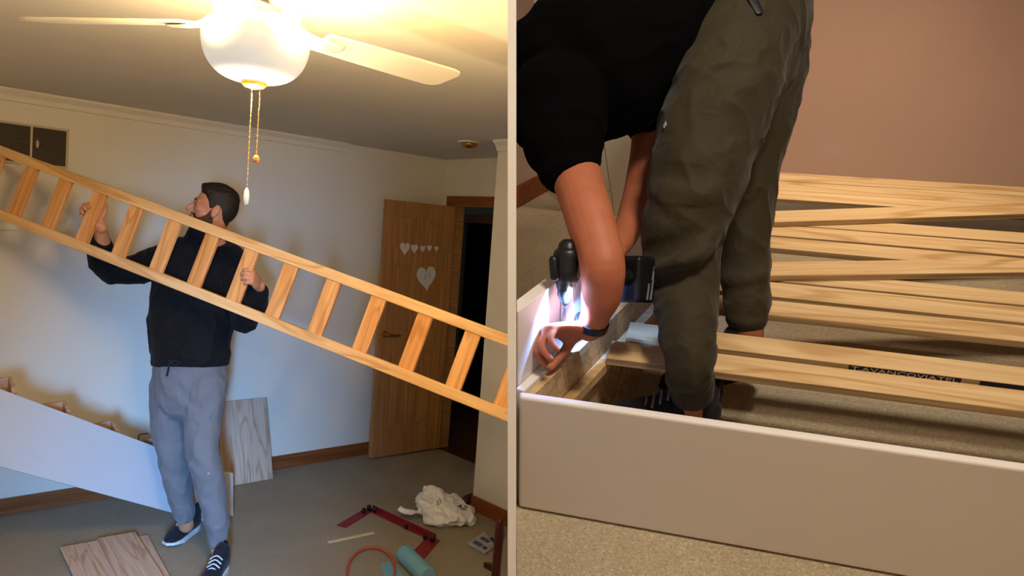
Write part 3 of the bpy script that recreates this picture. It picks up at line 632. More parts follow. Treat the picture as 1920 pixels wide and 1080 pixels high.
# small white bracket block on the head board, where the drill works
d = R(1050, 602, 1) - c; t = (p0 + EO * .0195 - c).dot(EO) / d.dot(EO); bs = c + d * t
MB().hexa([bs, bs - EO * .030, bs - EO * .030 + EX * .05, bs + EX * .05], [q + UPZ * .105 for q in (bs, bs - EO * .030, bs - EO * .030 + EX * .05, bs + EX * .05)]).build('bracket_block', 'bed_white', bed, bevel=.003)
# far side rail and a foot end out of frame
MB().box((0.24, 3.30, .003), (1.76, 3.322, .19)).build('far_rail', 'bed_white', bed, bevel=.004)
MB().box((1.76, RY + .022, .003), (1.782, 3.322, .19)).build('foot_rail', 'bed_white', bed, bevel=.004)

# loose bed slats, each laid by the photographed edges (front and back edge at px 1440 and px 1910)
slats = []
def slat(f0, f1, b0, b1, zt, lpx, label, rpx=2040):
    A, B = Rz(1440, f0, 2, zt), Rz(1910, f1, 2, zt); C = Rz(1440, b0, 2, zt); Dp = Rz(1910, b1, 2, zt)
    ux = ((B - A).normalized() + (Dp - C).normalized()).normalized(); uy = V((-ux.y, ux.x, 0)); w = ((C - A).dot(uy) + (Dp - B).dot(uy)) / 2
    def edge_at(px):
        lo, hi = -3.0, 3.0
        for _ in range(50):
            m = (lo + hi) / 2; p = RR @ (A + ux * m - V((0, 0, HR)))
            if 960 + p.x / p.z * F_PX < px: lo = m
            else: hi = m
        return lo
    A = A + uy * .0022; w -= .0044
    t0, t1 = edge_at(lpx), (1.74 - A.x) / ux.x
    for e in (A, A + uy * w): t0 = max(t0, ((q0 + EO * -.004 - e).dot(EO)) / ux.dot(EO))
    o = A + ux * t0 - UPZ * .018
    s = thing('pine_plank', label, 'bed slat', o + UPZ * 0, 'R', 'loose pine bed slats')
    board('plank', 'slat_pine', s, o + UPZ * .0015, ux, uy, (t1 - t0, w, .0165), bevel=.0012)
    board('ply_edge', 'slat_ply_edge', s, o - uy * .0011, ux, uy, (t1 - t0, .0012, .0162), bevel=0)
    slats.append((s, A, ux, uy, w, t0, t1)); return s, A, ux, uy, edge_at
slat(710, 769, 672, 730, .215, 1082, 'nearest pine bed slat, under the man\'s hand')
s2 = slat(665, 721, 632, 687, .215, 1100, 'second pine bed slat from the front, dark print on its edge')
slat(590, 640, 562, 609, .215, 1132, 'third bed slat, behind the wide carpet gap')
slat(555, 606, 529, 574, .215, 1150, 'fourth pine bed slat from the front')
slat(525, 572, 503, 546, .215, 1300, 'fifth bed slat, partly under the lower crooked slat')
slat(517, 511, 491, 484, .234, 1330, 'lower of the two crooked bed slats, tilted up to the right')
slat(464, 506, 442, 483, .215, 1330, 'bed slat running under the right end of the lower crooked slat')
slat(440, 481, 421, 457, .215, 1330, 'bed slat in the middle of the group between the crooked slats')
slat(419, 455, 402, 435, .215, 1335, 'bed slat just in front of the upper crooked slat\'s shadow gap')
slat(417, 400, 394, 380, .234, 1335, 'upper of the two crooked bed slats, rising to the right')
slat(371, 404, 355, 386, .215, 1340, 'third bed slat from the back wall, tucked under the upper crooked slat')
slat(355, 386, 338, 367, .215, 1340, 'second bed slat from the pink wall')
slat(337, 366, 321, 350, .215, 1340, 'furthest bed slat, right against the pink wall')
# dark stencilled print on the second slat's front edge
s, A, ux, uy, edge = s2
for pa, pb in ((1592, 1803), (1838, 2000)):
    a, b = edge(pa), edge(pb); q = A + ux * a - UPZ * .0172 - uy * .0012
    board('edge_print', 'edge_ink', s, q, ux, UPZ, (b - a, .0158, .0006), bevel=0)
a, b = edge(1597), edge(1798)
tm = text_mesh('T.AVANCOVIATEL', .0135, .0002); w = max(v.co.x for v in tm.vertices) - min(v.co.x for v in tm.vertices)
for v in tm.vertices: v.co.x *= (b - a) / w
link('edge_lettering', tm, 'edge_letter', s, M=frame_m(A + ux * ((a + b) / 2) - UPZ * .0088 - uy * .0022, ux, UPZ, -uy))

# pale panels leaning beyond the head board
def wq(px, py, y=3.16): return Rz(px, py, 1, y)
jo = wq(1152, 402); ju = wq(1135, 285); pu = (ju - jo).normalized(); pr = V((pu.z, 0, -pu.x))
def lean(o, w, h, label, y=0.0):
    o = o + V((0, y, 0)); b = board('closet_panel', 'trim_white', None, o, pu, pr, (h, w, .018), frame='R', bevel=.002)
    return tag(b, label, 'panel', 'white panels leaning beyond the head board')
base = jo - pu * .03
lean(base, .30, 1.0, 'wide white panel to the right of the joint, leaning beyond the head board')
hj = wq(1147, 358); k = (hj - jo).dot(pu)
lean(base - pr * .203, .20, k + .03 - .002, 'low white panel left of the joint, leaning beyond the head board')
lean(base - pr * .203 + pu * (k + .033), .20, .95 - k, 'upper white panel left of the joint, above the low one')

# cordless drill with its work light
ds = 1.565
drl = thing('cordless_drill', 'black cordless drill pointing down with its work light on', 'drill', R(1060, 600, ds), 'R')
ctop, cbot = R(1064, 466, ds), R(1061, 534, ds); dax = (cbot - ctop).normalized(); bat = R(1191, 524, ds + .135)
hx = (bat - ctop.lerp(cbot, .45)); hx = (hx - dax * hx.dot(dax)).normalized(); hy = dax.cross(hx)
MB().tube([(ctop, .020, .022), (ctop + dax * .012, .029, .030), (ctop + dax * .05, .030, .031), (cbot - dax * .012, .026, .027), (cbot, .020, .021)], side=hx, n=24, sub=3).build('housing', 'drill_black', drl, smooth=True)
MB().tube([(ctop.lerp(cbot, .35) - hx * .034 + hy * -.004, .010), (ctop.lerp(cbot, .8) - hx * .032, .010)], n=12).build('side_grip', 'drill_black', drl, smooth=True)
pl = ctop.lerp(cbot, .55) - hy * .030
for sgn in (-1,):
    q = ctop.lerp(cbot, .42) + hy * (.031 if hy.dot(V((0, HR, 0)) - ctop) > 0 else -.031); toC = (V((0, 0, HR)) - q).normalized()
    MB().prism([q + toC * .004 + hx * .004 - dax * .002, q + toC * .004 + hx * .010 - dax * .002, q + toC * .004 + hx * .008 + dax * .028, q + toC * .004 + hx * .001 + dax * .028], toC * .002).build('badge', 'drill_grey', drl)
MB().tube([(cbot, .018), (cbot + dax * .022, .017), (cbot + dax * .034, .010)], n=20).build('chuck', 'drill_black', drl, smooth=True)
tip = R(1056, 598, ds + .005)
MB().tube([(cbot + dax * .03, .0045), (cbot + dax * .05, .0045), (cbot + dax * .052, .003), (tip, .0028)], n=8).build('driver_bit', 'bit_steel', drl, smooth=True)
MB().tube([(ctop.lerp(cbot, .45), .019, .022), (bat.lerp(ctop.lerp(cbot, .45), .4), .018, .021), (bat, .020, .024)], side=dax, n=16, sub=3).build('handle', 'drill_black', drl, smooth=True)
def obox(c, ax, hs):
    vs = []
    for sz in (-1, 1):
        for sx, sy in ((-1, -1), (1, -1), (1, 1), (-1, 1)): vs.append(c + ax[0] * hs[0] * sx + ax[1] * hs[1] * sy + ax[2] * hs[2] * sz)
    return MB().hexa(vs[:4], vs[4:])
bt = obox(bat, (hx, dax, hx.cross(dax)), (.030, .053, .036)).build('battery', 'drill_black', drl, bevel=.010, seg=3)
fc = hx.cross(dax)
if fc.dot(V((0, 0, HR)) - bat) < 0: fc = -fc
for (u0, v0, u1, v1) in ((-.002, .008, .004, .045), (.010, -.002, .017, .045), (.014, -.030, .019, 0)):
    q = bat + fc * .0362; MB().prism([q + hx * u0 + dax * v1, q + hx * (u0 + .006) + dax * v1, q + hx * (u1 + .004) + dax * v0, q + hx * u1 + dax * v0], fc * .001).build('battery_mark', 'drill_grey', bt)
led = cbot + dax * .010 + fc * .022 - hx * .008
MB().tube([(led, .005), (led + dax * .004, .005)], n=12).build('work_light', 'led', drl)
sp = bpy.data.lights.new('drill_work_light', 'SPOT'); sp.energy = 24.0; sp.color = (0.20, 0.40, 1.0); sp.spot_size = math.radians(172); sp.spot_blend = 1.0; sp.shadow_soft_size = .004
so = bpy.data.objects.new('drill_work_light', sp); COL.objects.link(so)
lp = led + dax * .012; so.matrix_world = FRM['R'] @ (Matrix.Translation(lp) @ ((Rz(1075, 655, 2, .215) - lp).to_track_quat('-Z', 'Y').to_matrix().to_4x4()))
# ------------------------------------------------------------------ people
def hand(mb, W, d, n, t, curl=(30, 80, 50), spread=0.0, scale=1.0, thumb=(0.55, 0.55, 0.6), tcurl=25, radii=1.0, idx_curl=None, tn=0.6):
    # wrist W, d towards the knuckles, n the way the palm faces, t the thumb side
    d = V(d).normalized(); n = V(n); n = (n - d * n.dot(d)).normalized(); t0 = n.cross(d); t = t0 if t0.dot(V(t)) > 0 else -t0
    s = scale
    mb.tube([(W - d * .02 * s, .026 * s, .020 * s), (W + d * .02 * s, .032 * s, .018 * s), (W + d * .055 * s, .041 * s, .016 * s), (W + d * .085 * s, .040 * s, .0135 * s)], side=t, n=16, sub=3)
    mb.ball(W + d * .035 * s + t * .024 * s + n * .008 * s, [d * .030 * s, t * .018 * s, n * .016 * s], 12, 8)
    fl = ((.030, .088, .074, .0092), (.0105, .093, .082, .0094), (-.010, .089, .076, .0090), (-.0285, .080, .060, .0080))
    for k, (off, base, ln, r) in enumerate(fl):
        p = W + t * off * s + d * base * s; ang = 0.0; dr = d + t * (off * spread * 8); pts = [(p - d * .02 * s, r * s * radii * 1.05), (p, r * s * radii * 1.08)]
        cc = idx_curl if (idx_curl and k == 0) else curl
        for seg, a in zip((.47, .30, .23), cc):
            ang += math.radians(a); v = (d * math.cos(ang) + n * math.sin(ang) + t * (off * spread * 8)).normalized()
            p = p + v * (ln * seg * s); pts.append((p, r * s * radii * (1.0 if seg > .4 else .93 if seg > .25 else .80)))
        mb.tube(pts, n=10, sub=2)
    v = (d * thumb[0] + t * thumb[1] + n * thumb[2]).normalized(); p = W + d * .022 * s + t * .026 * s; pts = [(p, .014 * s)]
    p = p + v * .040 * s; pts.append((p, .0115 * s)); ax = (d * math.cos(math.radians(tcurl)) + n * tn - t * .15).normalized()
    v2 = (v * .7 + ax * .6).normalized(); p = p + v2 * .032 * s; pts.append((p, .0105 * s)); v3 = (v2 * .6 + ax * .6 + n * tn * .33).normalized(); p = p + v3 * .026 * s; pts.append((p, .008 * s))
    mb.tube(pts, n=10, sub=2)
def head_mesh(mb, H, f, u, sc=1.0):
    l = u.cross(f)
    P = lambda a, b, c: H + (f * a + l * b + u * c) * sc
    ax = lambda a, b, c: [f * a * sc, l * b * sc, u * c * sc]
    mb.ball(P(-.014, 0, .020), ax(.098, .077, .097), 28, 18); mb.ball(P(.028, 0, -.022), ax(.064, .061, .085), 24, 14)
    mb.ball(P(.034, 0, -.072), ax(.050, .053, .044), 20, 12); mb.ball(P(.070, 0, -.097), ax(.020, .026, .019), 14, 8)
    for s in (-1, 1):
        mb.ball(P(.062, s * .038, -.016), ax(.022, .022, .020), 12, 8); mb.tube([(P(-.02, s * .052, -.05), .018 * sc), (P(.045, s * .040, -.088), .016 * sc)], n=10)
        mb.ball(P(-.012, s * .079, -.012), [(f * .019 - u * .004) * sc, (l * .008 + f * -.004 * s) * sc, (u * .032 + f * -.006) * sc], 12, 8)
        mb.ball(P(-.006, s * .080, -.034), ax(.010, .007, .012), 10, 6)
        mb.ball(P(.080, s * .026, .019), ax(.014, .026, .008), 12, 8)
    mb.ball(P(.086, 0, .024), ax(.010, .018, .014), 10, 8)
    mb.tube([(P(.086, 0, .014), .008 * sc), (P(.102, 0, -.006), .0085 * sc), (P(.116, 0, -.027), .012 * sc)], n=12, sub=3)
    mb.tube([(P(.076, 0, .012), .012 * sc), (P(.084, 0, -.008), .013 * sc), (P(.094, 0, -.028), .014 * sc)], n=12, sub=3)
    for s in (-1, 1): mb.ball(P(.102, s * .013, -.032), ax(.011, .008, .008), 10, 6)
    mb.ball(P(.090, 0, -.052), ax(.010, .022, .007), 12, 6); mb.ball(P(.089, 0, -.063), ax(.011, .020, .007), 12, 6)
    return l
def shoe(person, M, mats, label, cuff=True, length=.285, tread=False):
    Mi = M
    up = MB()
    up.tube([(V((.035, 0, .055)), .036, .048), (V((.075, 0, .058)), .038, .050), (V((.12, 0, .054)), .041, .044), (V((.165, 0, .045)), .046, .034), (V((.215, 0, .038)), .047, .025), (V((length - .035, 0, .034)), .036, .018)], side=V((0, 1, 0)), n=20, sub=3)
    up.tube([(V((.048, 0, .06)), .038, .040), (V((.044, 0, .10)), .038, .043), (V((.042, 0, .108)), .037, .042)], side=V((0, 1, 0)), n=18)
    me = remesh(up, .005, 4); me.transform(Mi)
    s = link('shoe', me, mats[0], person, smooth=True); tag(s, label)
    out = [(.0, .0), (.012, .026), (.05, .036), (.10, .037), (.15, .042), (.20, .049), (.24, .047), (.268, .034), (length, .0)]
    poly = [V((x, y, 0)) for x, y in out] + [V((x, -y, 0)) for x, y in reversed(out[1:-1])]
    sm = MB().prism(poly[::-1], (0, 0, .026)); sm.v = [V((p.x, p.y * (1.0 if p.z < .01 else 1.03), p.z + (.012 if p.x > .22 and p.z < .01 else 0) + (.012 * max(0, (.06 - p.x) / .06) if p.z > .01 else 0))) for p in sm.v]
    me = sm.mesh('sole'); me.transform(Mi); link('sole', me, mats[1], s, bevel=.004)
    tb = MB().tube([(V((.006, 0, .085)), .010, .004), (V((-.004, 0, .118)), .010, .004), (V((.004, 0, .140)), .009, .004)], side=V((0, 1, 0)), n=10, sub=3).mesh('t'); tb.transform(Mi); link('heel_tab', tb, mats[2], s, smooth=True)
    tg = MB().tube([(V((.165, 0, .072)), .022, .006), (V((.125, 0, .098)), .023, .006), (V((.098, 0, .128)), .022, .006)], side=V((0, 1, 0)), n=12, sub=3).mesh('t'); tg.transform(Mi); link('tongue', tg, mats[0], s, smooth=True)
    for k in range(4):
        x = .175 - k * .018; z = .076 + k * .012; lc = MB().tube([(V((x, -.028, z - .012)), .0032), (V((x - .004, 0, z + .004)), .0032), (V((x, .028, z - .012)), .0032)], n=8, sub=3).mesh('t'); lc.transform(Mi); link('lace', lc, mats[3], s, smooth=True)
    return s
def folds(seed, amp, freq, amp2=0.0, stretch=V((1, 1, 1)), centre=None, reach=.2, camp=0.0, cfreq=40.0, caxis=V((0, 0, 1))):
    sd = V((seed * 3.1, seed * 1.7, seed * 2.3))
    def fn(p, n):
        q = V((p.x * stretch.x, p.y * stretch.y, p.z * stretch.z)) * freq + sd
        a = noise.noise(q); r = 1 - abs(noise.noise(q * 1.9 + V((3, 7, 1)))) * 2
        v = amp * a + amp2 * max(0, r) ** 2
        for c, am in (centre or ()):
            w = math.exp(-((p - c).length / reach) ** 2)
            q2 = math.sin(cfreq * p.dot(caxis) + 5 * noise.noise(p * 6 + sd)); v += camp * am * w * (abs(q2) ** .6 * (1 if q2 > 0 else -.7)) * (0.75 + .7 * noise.noise(p * 8 + sd))
        return v
    return fn
def clampx(me):                                              # the right-hand man leans against the partition
    inv = FRM['R'].inverted(); co = inv @ (CAM + CR * .0100); no = (inv.to_3x3() @ CR).normalized()
    for v in me.vertices:
        k = (v.co - co).dot(no)
        if k < 0: v.co -= no * k

# ---- the man carrying the ladder
UP = V((0, 0, 1))
man = thing('person', 'man in a black hoodie and grey joggers holding the wooden ladder', 'person', (1.50, 3.80, 0))
Hc = L(401, 391, 3.69); hf = (-CR * .93 - CF * .34 + UP * .20).normalized(); hu = (UP + CR * .02); hu = (hu - hf * hu.dot(hf)).normalized()
body = MB(); hl = head_mesh(body, Hc, hf, hu)
body.tube([(Hc - hf * .02 - hu * .06, .060, .062), (L(392, 438, 3.72), .060, .062), (L(386, 462, 3.74), .075, .075)], side=CR, n=20, sub=3)
body.tube([(L(382, 470, 3.74), .13, .08), (L(370, 520, 3.74), .15, .09), (L(362, 600, 3.74), .14, .09), (L(357, 690, 3.74), .14, .09)], side=CR, n=20, sub=3)
P0 = TL + ul * along(173) + ud * .150; dl = (-ul * .86 - ud * .5).normalized(); Wl = P0 - dl * .078 - un * .046
body.tube([(L(322, 482, 3.74), .055), (L(262, 506, 3.71), .048), (L(207, 507, 3.66), .042), (L(195, 470, 3.62), .040), (Wl, .027)], n=16, sub=4)
hand(body, Wl, dl, un, -ud, (58, 74, 52), .10, .98, (.45, .8, -.1), tn=-.1)
Wr = L(486, 536, 3.40)
body.tube([(L(428, 490, 3.74), .055), (L(455, 552, 3.68), .048), (L(460, 596, 3.60), .042), (L(476, 565, 3.48), .038), (Wr, .027)], n=16, sub=4)
hand(body, Wr, -CF * .85 + UP * .42 - CR * .05, -CR * 1.0 - CF * .1, UP, (48, 80, 55), .1, .98, (.55, .55, .55))
for pts in ([(318, 725, 3.76, .07), (326, 858, 3.80, .052), (345, 962, 3.87, .040), (349, 985, 3.90, .038)], [(388, 725, 3.70, .07), (384, 850, 3.66, .052), (409, 1015, 3.68, .040), (411, 1040, 3.69, .038)]):
    body.tube([(L(a, b, s), r) for a, b, s, r in pts], n=14, sub=4)
bme = remesh(body, .0036, 3)
bo = link('body', bme, 'skin_tan', man, M=Matrix.Identity(4), smooth=True)
def loc(p): q = p - Hc; return q.dot(hf), q.dot(hl), q.dot(hu)
def sstep(a, b, x): t = max(0.0, min(1.0, (x - a) / (b - a))); return t * t * (3 - 2 * t)
def hair_w(p):
    if (p - Hc).length > .17: return -1
    f, l, u = loc(p)
    pts = ((-.13, -.085), (-.07, -.072), (-.050, -.045), (-.036, .006), (-.014, .020), (.004, -.002), (.018, -.004), (.028, .030), (.048, .058), (.085, .070), (.13, .074))
    h = pts[-1][1]
    for (a, b), (c, d) in zip(pts, pts[1:]):
        if a <= f <= c: h = b + (d - b) * (f - a) / (c - a); break
    w = u - h
    if u < .03 and f > -.045: w = min(w, (.0775 - abs(l)) * 1.5 + .004)
    return w
def hair_off(p, w):
    if w < 0: return max(-.0035, w * .6)
    f, l, u = loc(p); top = sstep(.030, .085, u); nz = noise.noise(p * 60) * .5 + noise.noise(p * 140) * .35
    return sstep(-.002, .03, w) * (.0022 + .012 * top + .014 * top * sstep(.01, .07, f) + .005 * nz * (.2 + top))
hm = shell(bme, hair_w, hair_off); link('hair', hm, 'hair_dark', bo, M=Matrix.Identity(4), smooth=True)
def beard_w(p):
    if (p - Hc).length > .17: return -1
    f, l, u = loc(p)
    top = (-.036 - .020 * sstep(.02, .06, f) + .034 * sstep(.03, .002, f)) if f < .072 else -.041
    w = min(top - u, u + .120, f + .010, (.079 - abs(l)) * 1.5)
    if f > .070: w = min(w, max(abs(l) - .019, abs(u + .059) - .0105))
    return w
bm_ = shell(bme, beard_w, lambda p, w: max(-.0035, w * .6) if w < 0 else .0016 * sstep(0, .012, w) + .0006 * noise.noise(p * 200))
tag(link('beard', bm_, 'beard_dark', bo, M=Matrix.Identity(4), smooth=True), 'short dark beard')
def HP(a, b, c): return Hc + hf * a + hl * b + hu * c
for s in (-1, 1):
    e = MB().ball(HP(.0748, s * .0305, .003), [hf * .0105, hl * .0125, hu * .0075], 14, 10).build('eye', 'eye_white', bo, smooth=True)
    MB().ball(HP(.0825, s * .0315, .003), [hf * .0045, hl * .0062, hu * .0058], 12, 8).build('iris', 'eye_dark', bo, smooth=True)
    MB().tube([(HP(.0905, s * .010, .022), .0035, .003), (HP(.0915, s * .028, .0265), .0045, .003), (HP(.078, s * .050, .021), .003, .0025)], n=8, sub=3, side=hu).build('eyebrow', 'hair_dark', bo, smooth=True)
    MB().tube([(HP(.084, s * .016, .006), .0022), (HP(.0895, s * .030, .0095), .0025), (HP(.078, s * .045, .004), .002)], n=8, sub=3).build('eyelid', 'skin_tan', bo, smooth=True)
MB().tube([(HP(.094, -.020, -.0575), .0022), (HP(.1005, 0, -.0575), .0036), (HP(.094, .020, -.0575), .0022)], n=8, sub=4).build('lips', 'lip', bo, smooth=True)
# hoodie
hd = MB()
hd.tube([(L(357, 682, 3.73), .182, .128), (L(357, 672, 3.73), .186, .132), (L(358, 655, 3.73), .194, .138), (L(359, 610, 3.73), .205, .145), (L(362, 555, 3.73), .200, .142), (L(369, 505, 3.73), .200, .135), (L(375, 475, 3.735), .170, .110), (L(380, 456, 3.74), .105, .090)], side=CR, n=28, sub=4, cap=False)
hd.tube([(L(378, 458, 3.72), .086, .082), (L(382, 440, 3.71), .080, .082)], side=CR, n=20)
hd.ball(L(402, 462, 3.83), [CR * .11, UP * .07, CF * .06], 18, 12)
hd.tube([(L(322, 484, 3.735), .088), (L(266, 502, 3.71), .074), (L(212, 507, 3.66), .063), (L(196, 492, 3.63), .060), (L(187, 466, 3.605), .052), (L(183, 449, 3.59), .044)], n=18, sub=4)
hd.tube([(L(428, 490, 3.735), .088), (L(452, 545, 3.67), .075), (L(457, 597, 3.60), .064), (L(468, 585, 3.53), .058), (L(479, 562, 3.46), .050), (L(483, 548, 3.425), .043)], n=18, sub=4)
me = remesh(hd, .006, 8)
displace(me, folds(2, .010, 7, .008, V((1, 1, .6)), [(L(205, 500, 3.65), 1), (L(458, 585, 3.58), 1), (L(360, 640, 3.62), .8)], .16, .005, 70, UP))
tag(link('hoodie', me, 'hoodie_black', man, smooth=True), 'black hoodie')
MB().tube([(L(357.5, 683, 3.73), .186, .132), (L(358, 668, 3.73), .192, .138)], side=CR, n=36, cap=False).build('waistband', 'hoodie_black', man, smooth=False, bevel=.006)
# joggers
tr = MB()
tr.tube([(L(357, 668, 3.735), .170, .118), (L(357, 695, 3.735), .180, .125), (L(356, 735, 3.735), .172, .120)], side=CR, n=26, sub=4)
tr.tube([(L(319, 720, 3.755), .092), (L(315, 790, 3.775), .082), (L(325, 858, 3.80), .074), (L(334, 905, 3.83), .064), (L(343, 950, 3.855), .054), (L(346, 965, 3.865), .049)], n=20, sub=4)
tr.tube([(L(390, 720, 3.705), .092), (L(381, 790, 3.685), .088), (L(381, 850, 3.66), .076), (L(396, 915, 3.655), .070), (L(406, 970, 3.67), .058), (L(409, 1015, 3.685), .047)], n=20, sub=4)
me = remesh(tr, .006, 6)
displace(me, folds(5, .005, 9, .005, V((1, 1, .55)), [(L(325, 865, 3.74), 1), (L(385, 860, 3.6), 1), (L(350, 745, 3.62), 1.1), (L(345, 950, 3.83), .8), (L(405, 985, 3.63), .8)], .11, .0045, 60, (UP + CR * .7).normalized()))
jg = link('joggers', me, 'trouser_grey', man, smooth=True); tag(jg, 'grey jogger trousers')
stamp(jg, 'L', 394, 782, .026, 'logo_dark', jg, '/', -.4); stamp(jg, 'L', 391, 888, .020, 'logo_white', jg, '=', .3)
k = L(322, 676, 3.59)
MB().tube([(L(318, 676, 3.585), .004), (L(316, 690, 3.575), .0045), (L(313, 704, 3.577), .005)], n=8, sub=3).build('drawcord', 'drawcord', jg, smooth=True)
MB().tube([(L(318, 678, 3.585), .004), (L(328, 684, 3.57), .004), (L(336, 681, 3.575), .004), (L(329, 677, 3.58), .004), (L(318, 678, 3.585), .004)], n=8, sub=3).build('drawcord_bow', 'drawcord', jg, smooth=True)
def foot_m(heel, toe, pitch=0.0, frame_up=V((0, 0, 1))):
    x = V(toe) - V(heel); x.z = 0; x.normalize(); y = frame_up.cross(x); p = math.radians(pitch); z = frame_up * math.cos(p) + x * math.sin(p); x = x * math.cos(p) - frame_up * math.sin(p)
    return frame_m(V(heel) + frame_up * (.235 * math.sin(p)), x, y, z)
a = Lz(370, 990, 2, 0); b = Lz(300, 1036, 2, 0)
shoe(man, foot_m(a, b), ('shoe_navy', 'shoe_sole', 'black_plastic', 'shoe_sole'), 'dark navy trainer with a white sole, pointing left')
a = Lz(421, 1066, 2, 0); b = Lz(385, 1110, 2, 0)
shoe(man, foot_m(a, b), ('shoe_navy', 'shoe_sole', 'black_plastic', 'shoe_sole'), 'dark navy trainer with a white sole, nearest the camera')

# ---- the man bending over the bed
rcr, rcd, rcf = (RDIR @ V((1, 0, 0))), (RDIR @ V((0, 1, 0))), (RDIR @ V((0, 0, 1)))
wk = thing('person', 'man in a black T-shirt and olive trousers bending over the bed frame', 'person', (0.05, 1.6, 0), 'R')
b = MB()
h2 = R(1062, 205, 2.05); f2 = (-rcr * .5 + rcd * .75 + rcf * .35).normalized(); u2 = (-rcr * .8 - rcd * .5); u2 = (u2 - f2 * u2.dot(f2)).normalized()
head_mesh(b, h2, f2, u2, .95)
b.tube([(h2 - u2 * .06, .056), (R(1110, 150, 1.97), .075), (R(1150, 130, 1.95), .10)], n=16, sub=3)
b.tube([(R(1110, 140, 1.92), .12), (R(1220, 80, 1.93), .13), (R(1380, 40, 1.93), .13)], n=18, sub=3)
Wn = R(1105, 617, 1.60)
b.tube([(R(1052, 235, 1.75), .060), (R(1078, 320, 1.71), .058), (R(1104, 405, 1.60), .053), (R(1124, 470, 1.545), .048), (R(1130, 505, 1.53), .047), (R(1128, 550, 1.55), .043), (R(1116, 592, 1.578), .032), (Wn, .027, .027)], n=20, sub=4)
hand(b, Wn, -rcr * 1.0 + rcd * .02 - rcf * .28, rcd * .9 - rcf * .35 - rcr * .15, rcf, (48, 50, 30), .25, 1.0, (.55, .25, .8), 20, 1.0, (60, 35, 20))
Wf = R(1145, 480, 1.74)
b.tube([(R(1222, 225, 2.03), .050), (R(1208, 310, 2.01), .043), (R(1193, 380, 1.95), .040), (R(1176, 430, 1.86), .036), (Wf, .027)], n=16, sub=4)
hand(b, Wf, -rcr * .8 + rcd * .3 - rcf * .45, -rcf * .3 + rcd * .6 , -rcd + rcr * .1, (45, 75, 50), .1, 1.0, (.6, .5, .4))
for pts in ([(1378, 120, 1.80, .075), (1290, 440, 1.755, .044), (1294, 690, 1.67, .028), (1299, 748, 1.745, .027), (1301, 776, 1.785, .036), (1300, 800, 1.81, .038)], [(1430, 120, 1.98, .075), (1402, 380, 1.975, .042), (1400, 585, 1.94, .041), (1404, 622, 1.94, .039)]):
    b.tube([(R(a, c, s), r) for a, c, s, r in pts], n=16, sub=4)
me = remesh(b, .004, 3); clampx(me)
wb_ = link('body', me, 'skin_warm', wk, M=Matrix.Identity(4), smooth=True)
# watch strap
wa = (R(1128, 550, 1.55) - Wn).normalized(); wc = Wn + wa * .014
ws = MB().tube([(wc - wa * .010, .0365, .0335), (wc + wa * .010, .0385, .0355)], side=rcr, n=28, cap=False).build('watch_strap', 'watch_black', wk, smooth=False, bevel=.003); tag(ws, 'black watch strap')
MB().tube([(wc + rcf * .028 - rcd * .012, .016), (wc + rcf * .036 - rcd * .016, .015)], n=20).build('watch_case', 'watch_black', ws, smooth=True)
# T-shirt
ts = MB()
ts.tube([(R(1345, 10, 1.95), .165, .17), (R(1280, 35, 1.93), .180, .18), (R(1200, 75, 1.91), .195, .19), (R(1110, 120, 1.89), .20, .20), (R(1050, 160, 1.88), .16, .18), (R(1020, 185, 1.88), .11, .14)], side=rcf, n=30, sub=4)
ts.ball(R(1165, 175, 1.90), [rcr * .12, rcd * .10, rcf * .16], 18, 12)
ts.ball(R(1265, 105, 1.90), [rcr * .08, rcd * .06, rcf * .15], 18, 12)
ts.tube([(R(1046, 190, 1.77), .115), (R(1052, 245, 1.745), .098), (R(1057, 280, 1.72), .084), (R(1063, 305, 1.71), .072)], n=22, sub=4)
ts.tube([(R(1190, 170, 2.02), .10), (R(1204, 205, 2.03), .075), (R(1207, 222, 2.03), .066)], n=18, sub=4)
me = remesh(ts, .006, 8)
displace(me, folds(9, .008, 6, .007, V((1, 1, 1)))); clampx(me)
tag(link('t_shirt', me, 'tshirt_black', wk, smooth=True), 'black short-sleeved T-shirt')
# trousers
tt = MB()
tt.tube([(R(1372, -70, 1.97), .150, .165), (R(1392, 0, 1.96), .158, .170), (R(1398, 60, 1.94), .150, .165), (R(1392, 120, 1.92), .130, .15)], side=rcr, n=28, sub=4)
tt.tube([(R(1405, 0, 1.93), .150), (R(1390, 55, 1.87), .140), (R(1370, 125, 1.82), .130), (R(1345, 205, 1.79), .126), (R(1312, 310, 1.765), .116), (R(1284, 420, 1.745), .094), (R(1281, 470, 1.745), .086), (R(1286, 560, 1.73), .072), (R(1290, 640, 1.675), .061), (R(1293, 680, 1.66), .054), (R(1296, 712, 1.688), .048)], n=26, sub=4)
tt.tube([(R(1415, 20, 1.97), .14), (R(1418, 110, 1.975), .130), (R(1408, 220, 1.98), .112), (R(1398, 320, 1.975), .090), (R(1396, 400, 1.975), .075), (R(1396, 480, 1.965), .066), (R(1399, 550, 1.945), .058), (R(1402, 595, 1.935), .050)], n=24, sub=4)
tt.ball(R(1408, 130, 1.90), [rcr * .085, rcd * .14, rcf * .12], 20, 14)
tt.ball(R(1425, 55, 1.93), [rcr * .115, rcd * .14, rcf * .15], 20, 14)
me = remesh(tt, .0055, 14)
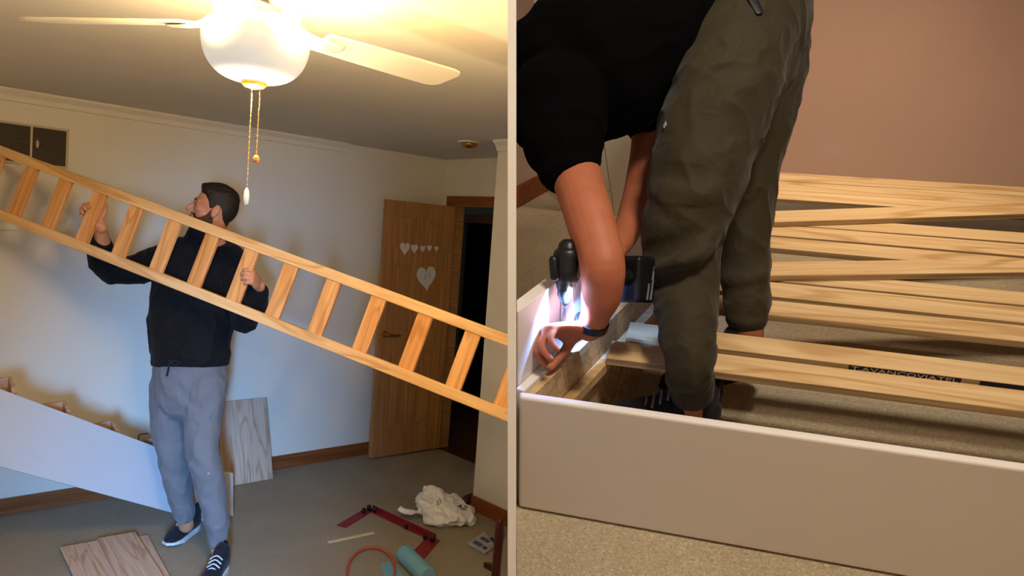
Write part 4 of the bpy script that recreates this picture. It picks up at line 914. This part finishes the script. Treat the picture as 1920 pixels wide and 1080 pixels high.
kn1, kn2, cf = R(1285, 455, 1.66), R(1260, 520, 1.68), R(1295, 700, 1.71)
displace(me, folds(4, .005, 8, .006, V((1, 1, .7)), [(kn1, 1.3), (kn2, 1.0), (R(1300, 380, 1.66), .7), (cf, .8), (R(1400, 540, 1.94), .8), (R(1330, 130, 1.70), .9), (R(1350, 60, 1.8), .9)], .095, .0105, 60, (UP * .9 - rcr * .5).normalized())); clampx(me)
ot = link('trousers', me, 'trouser_olive', wk, smooth=True); tag(ot, 'olive trousers with wrinkled knees')
MB().tube([(R(1295, 706, 1.682), .0535), (R(1298, 741, 1.727), .0485)], n=30, cap=False).build('cuff', 'olive_cuff', ot, smooth=False, bevel=.004)
MB().tube([(R(1401, 580, 1.938), .053), (R(1403, 606, 1.936), .049)], n=30, cap=False).build('cuff', 'olive_cuff', ot, smooth=False, bevel=.004)
stamp(ot, 'R', 1249, 235, .016, 'logo_white', ot, '///', 1.2)
bv_ = BVHTree.FromPolygons([ROOM[ot][1] @ v.co for v in ot.data.vertices], [tuple(p.vertices) for p in ot.data.polygons])
def on_trousers(px, py):
    o0 = V((0, 0, HR)); h = bv_.ray_cast(o0, (R(px, py, 1) - o0).normalized()); return (h[0] + h[1] * .003) if h[0] is not None else R(px, py, 1.78)
MB().tube([(on_trousers(1406, -8), .012, .003), (on_trousers(1414, 8), .012, .003), (on_trousers(1422, 24), .010, .003)], side=rcr, n=10).build('belt_tab', 'belt_black', ot, smooth=True)
hz = R(1352, 800, 1.82); a = V((hz.x + .0, 1.555, 0)); a = V((R(1340, 770, 1.79).x + .014, R(1300, 765, 1.79).y, .03)); bdir = V((-1, -.06, 0))
shoe(wk, foot_m(a, a + bdir, 3), ('shoe_black', 'shoe_black', 'shoe_black', 'shoe_grey'), 'black lace-up trainer behind the near rail')
a = V((R(1404, 622, 1.94).x + .055, R(1404, 622, 1.94).y, 0)); shoe(wk, foot_m(a, a + bdir, 22), ('shoe_black', 'shoe_black', 'shoe_black', 'shoe_grey'), 'black trainer in the gap between the slats')
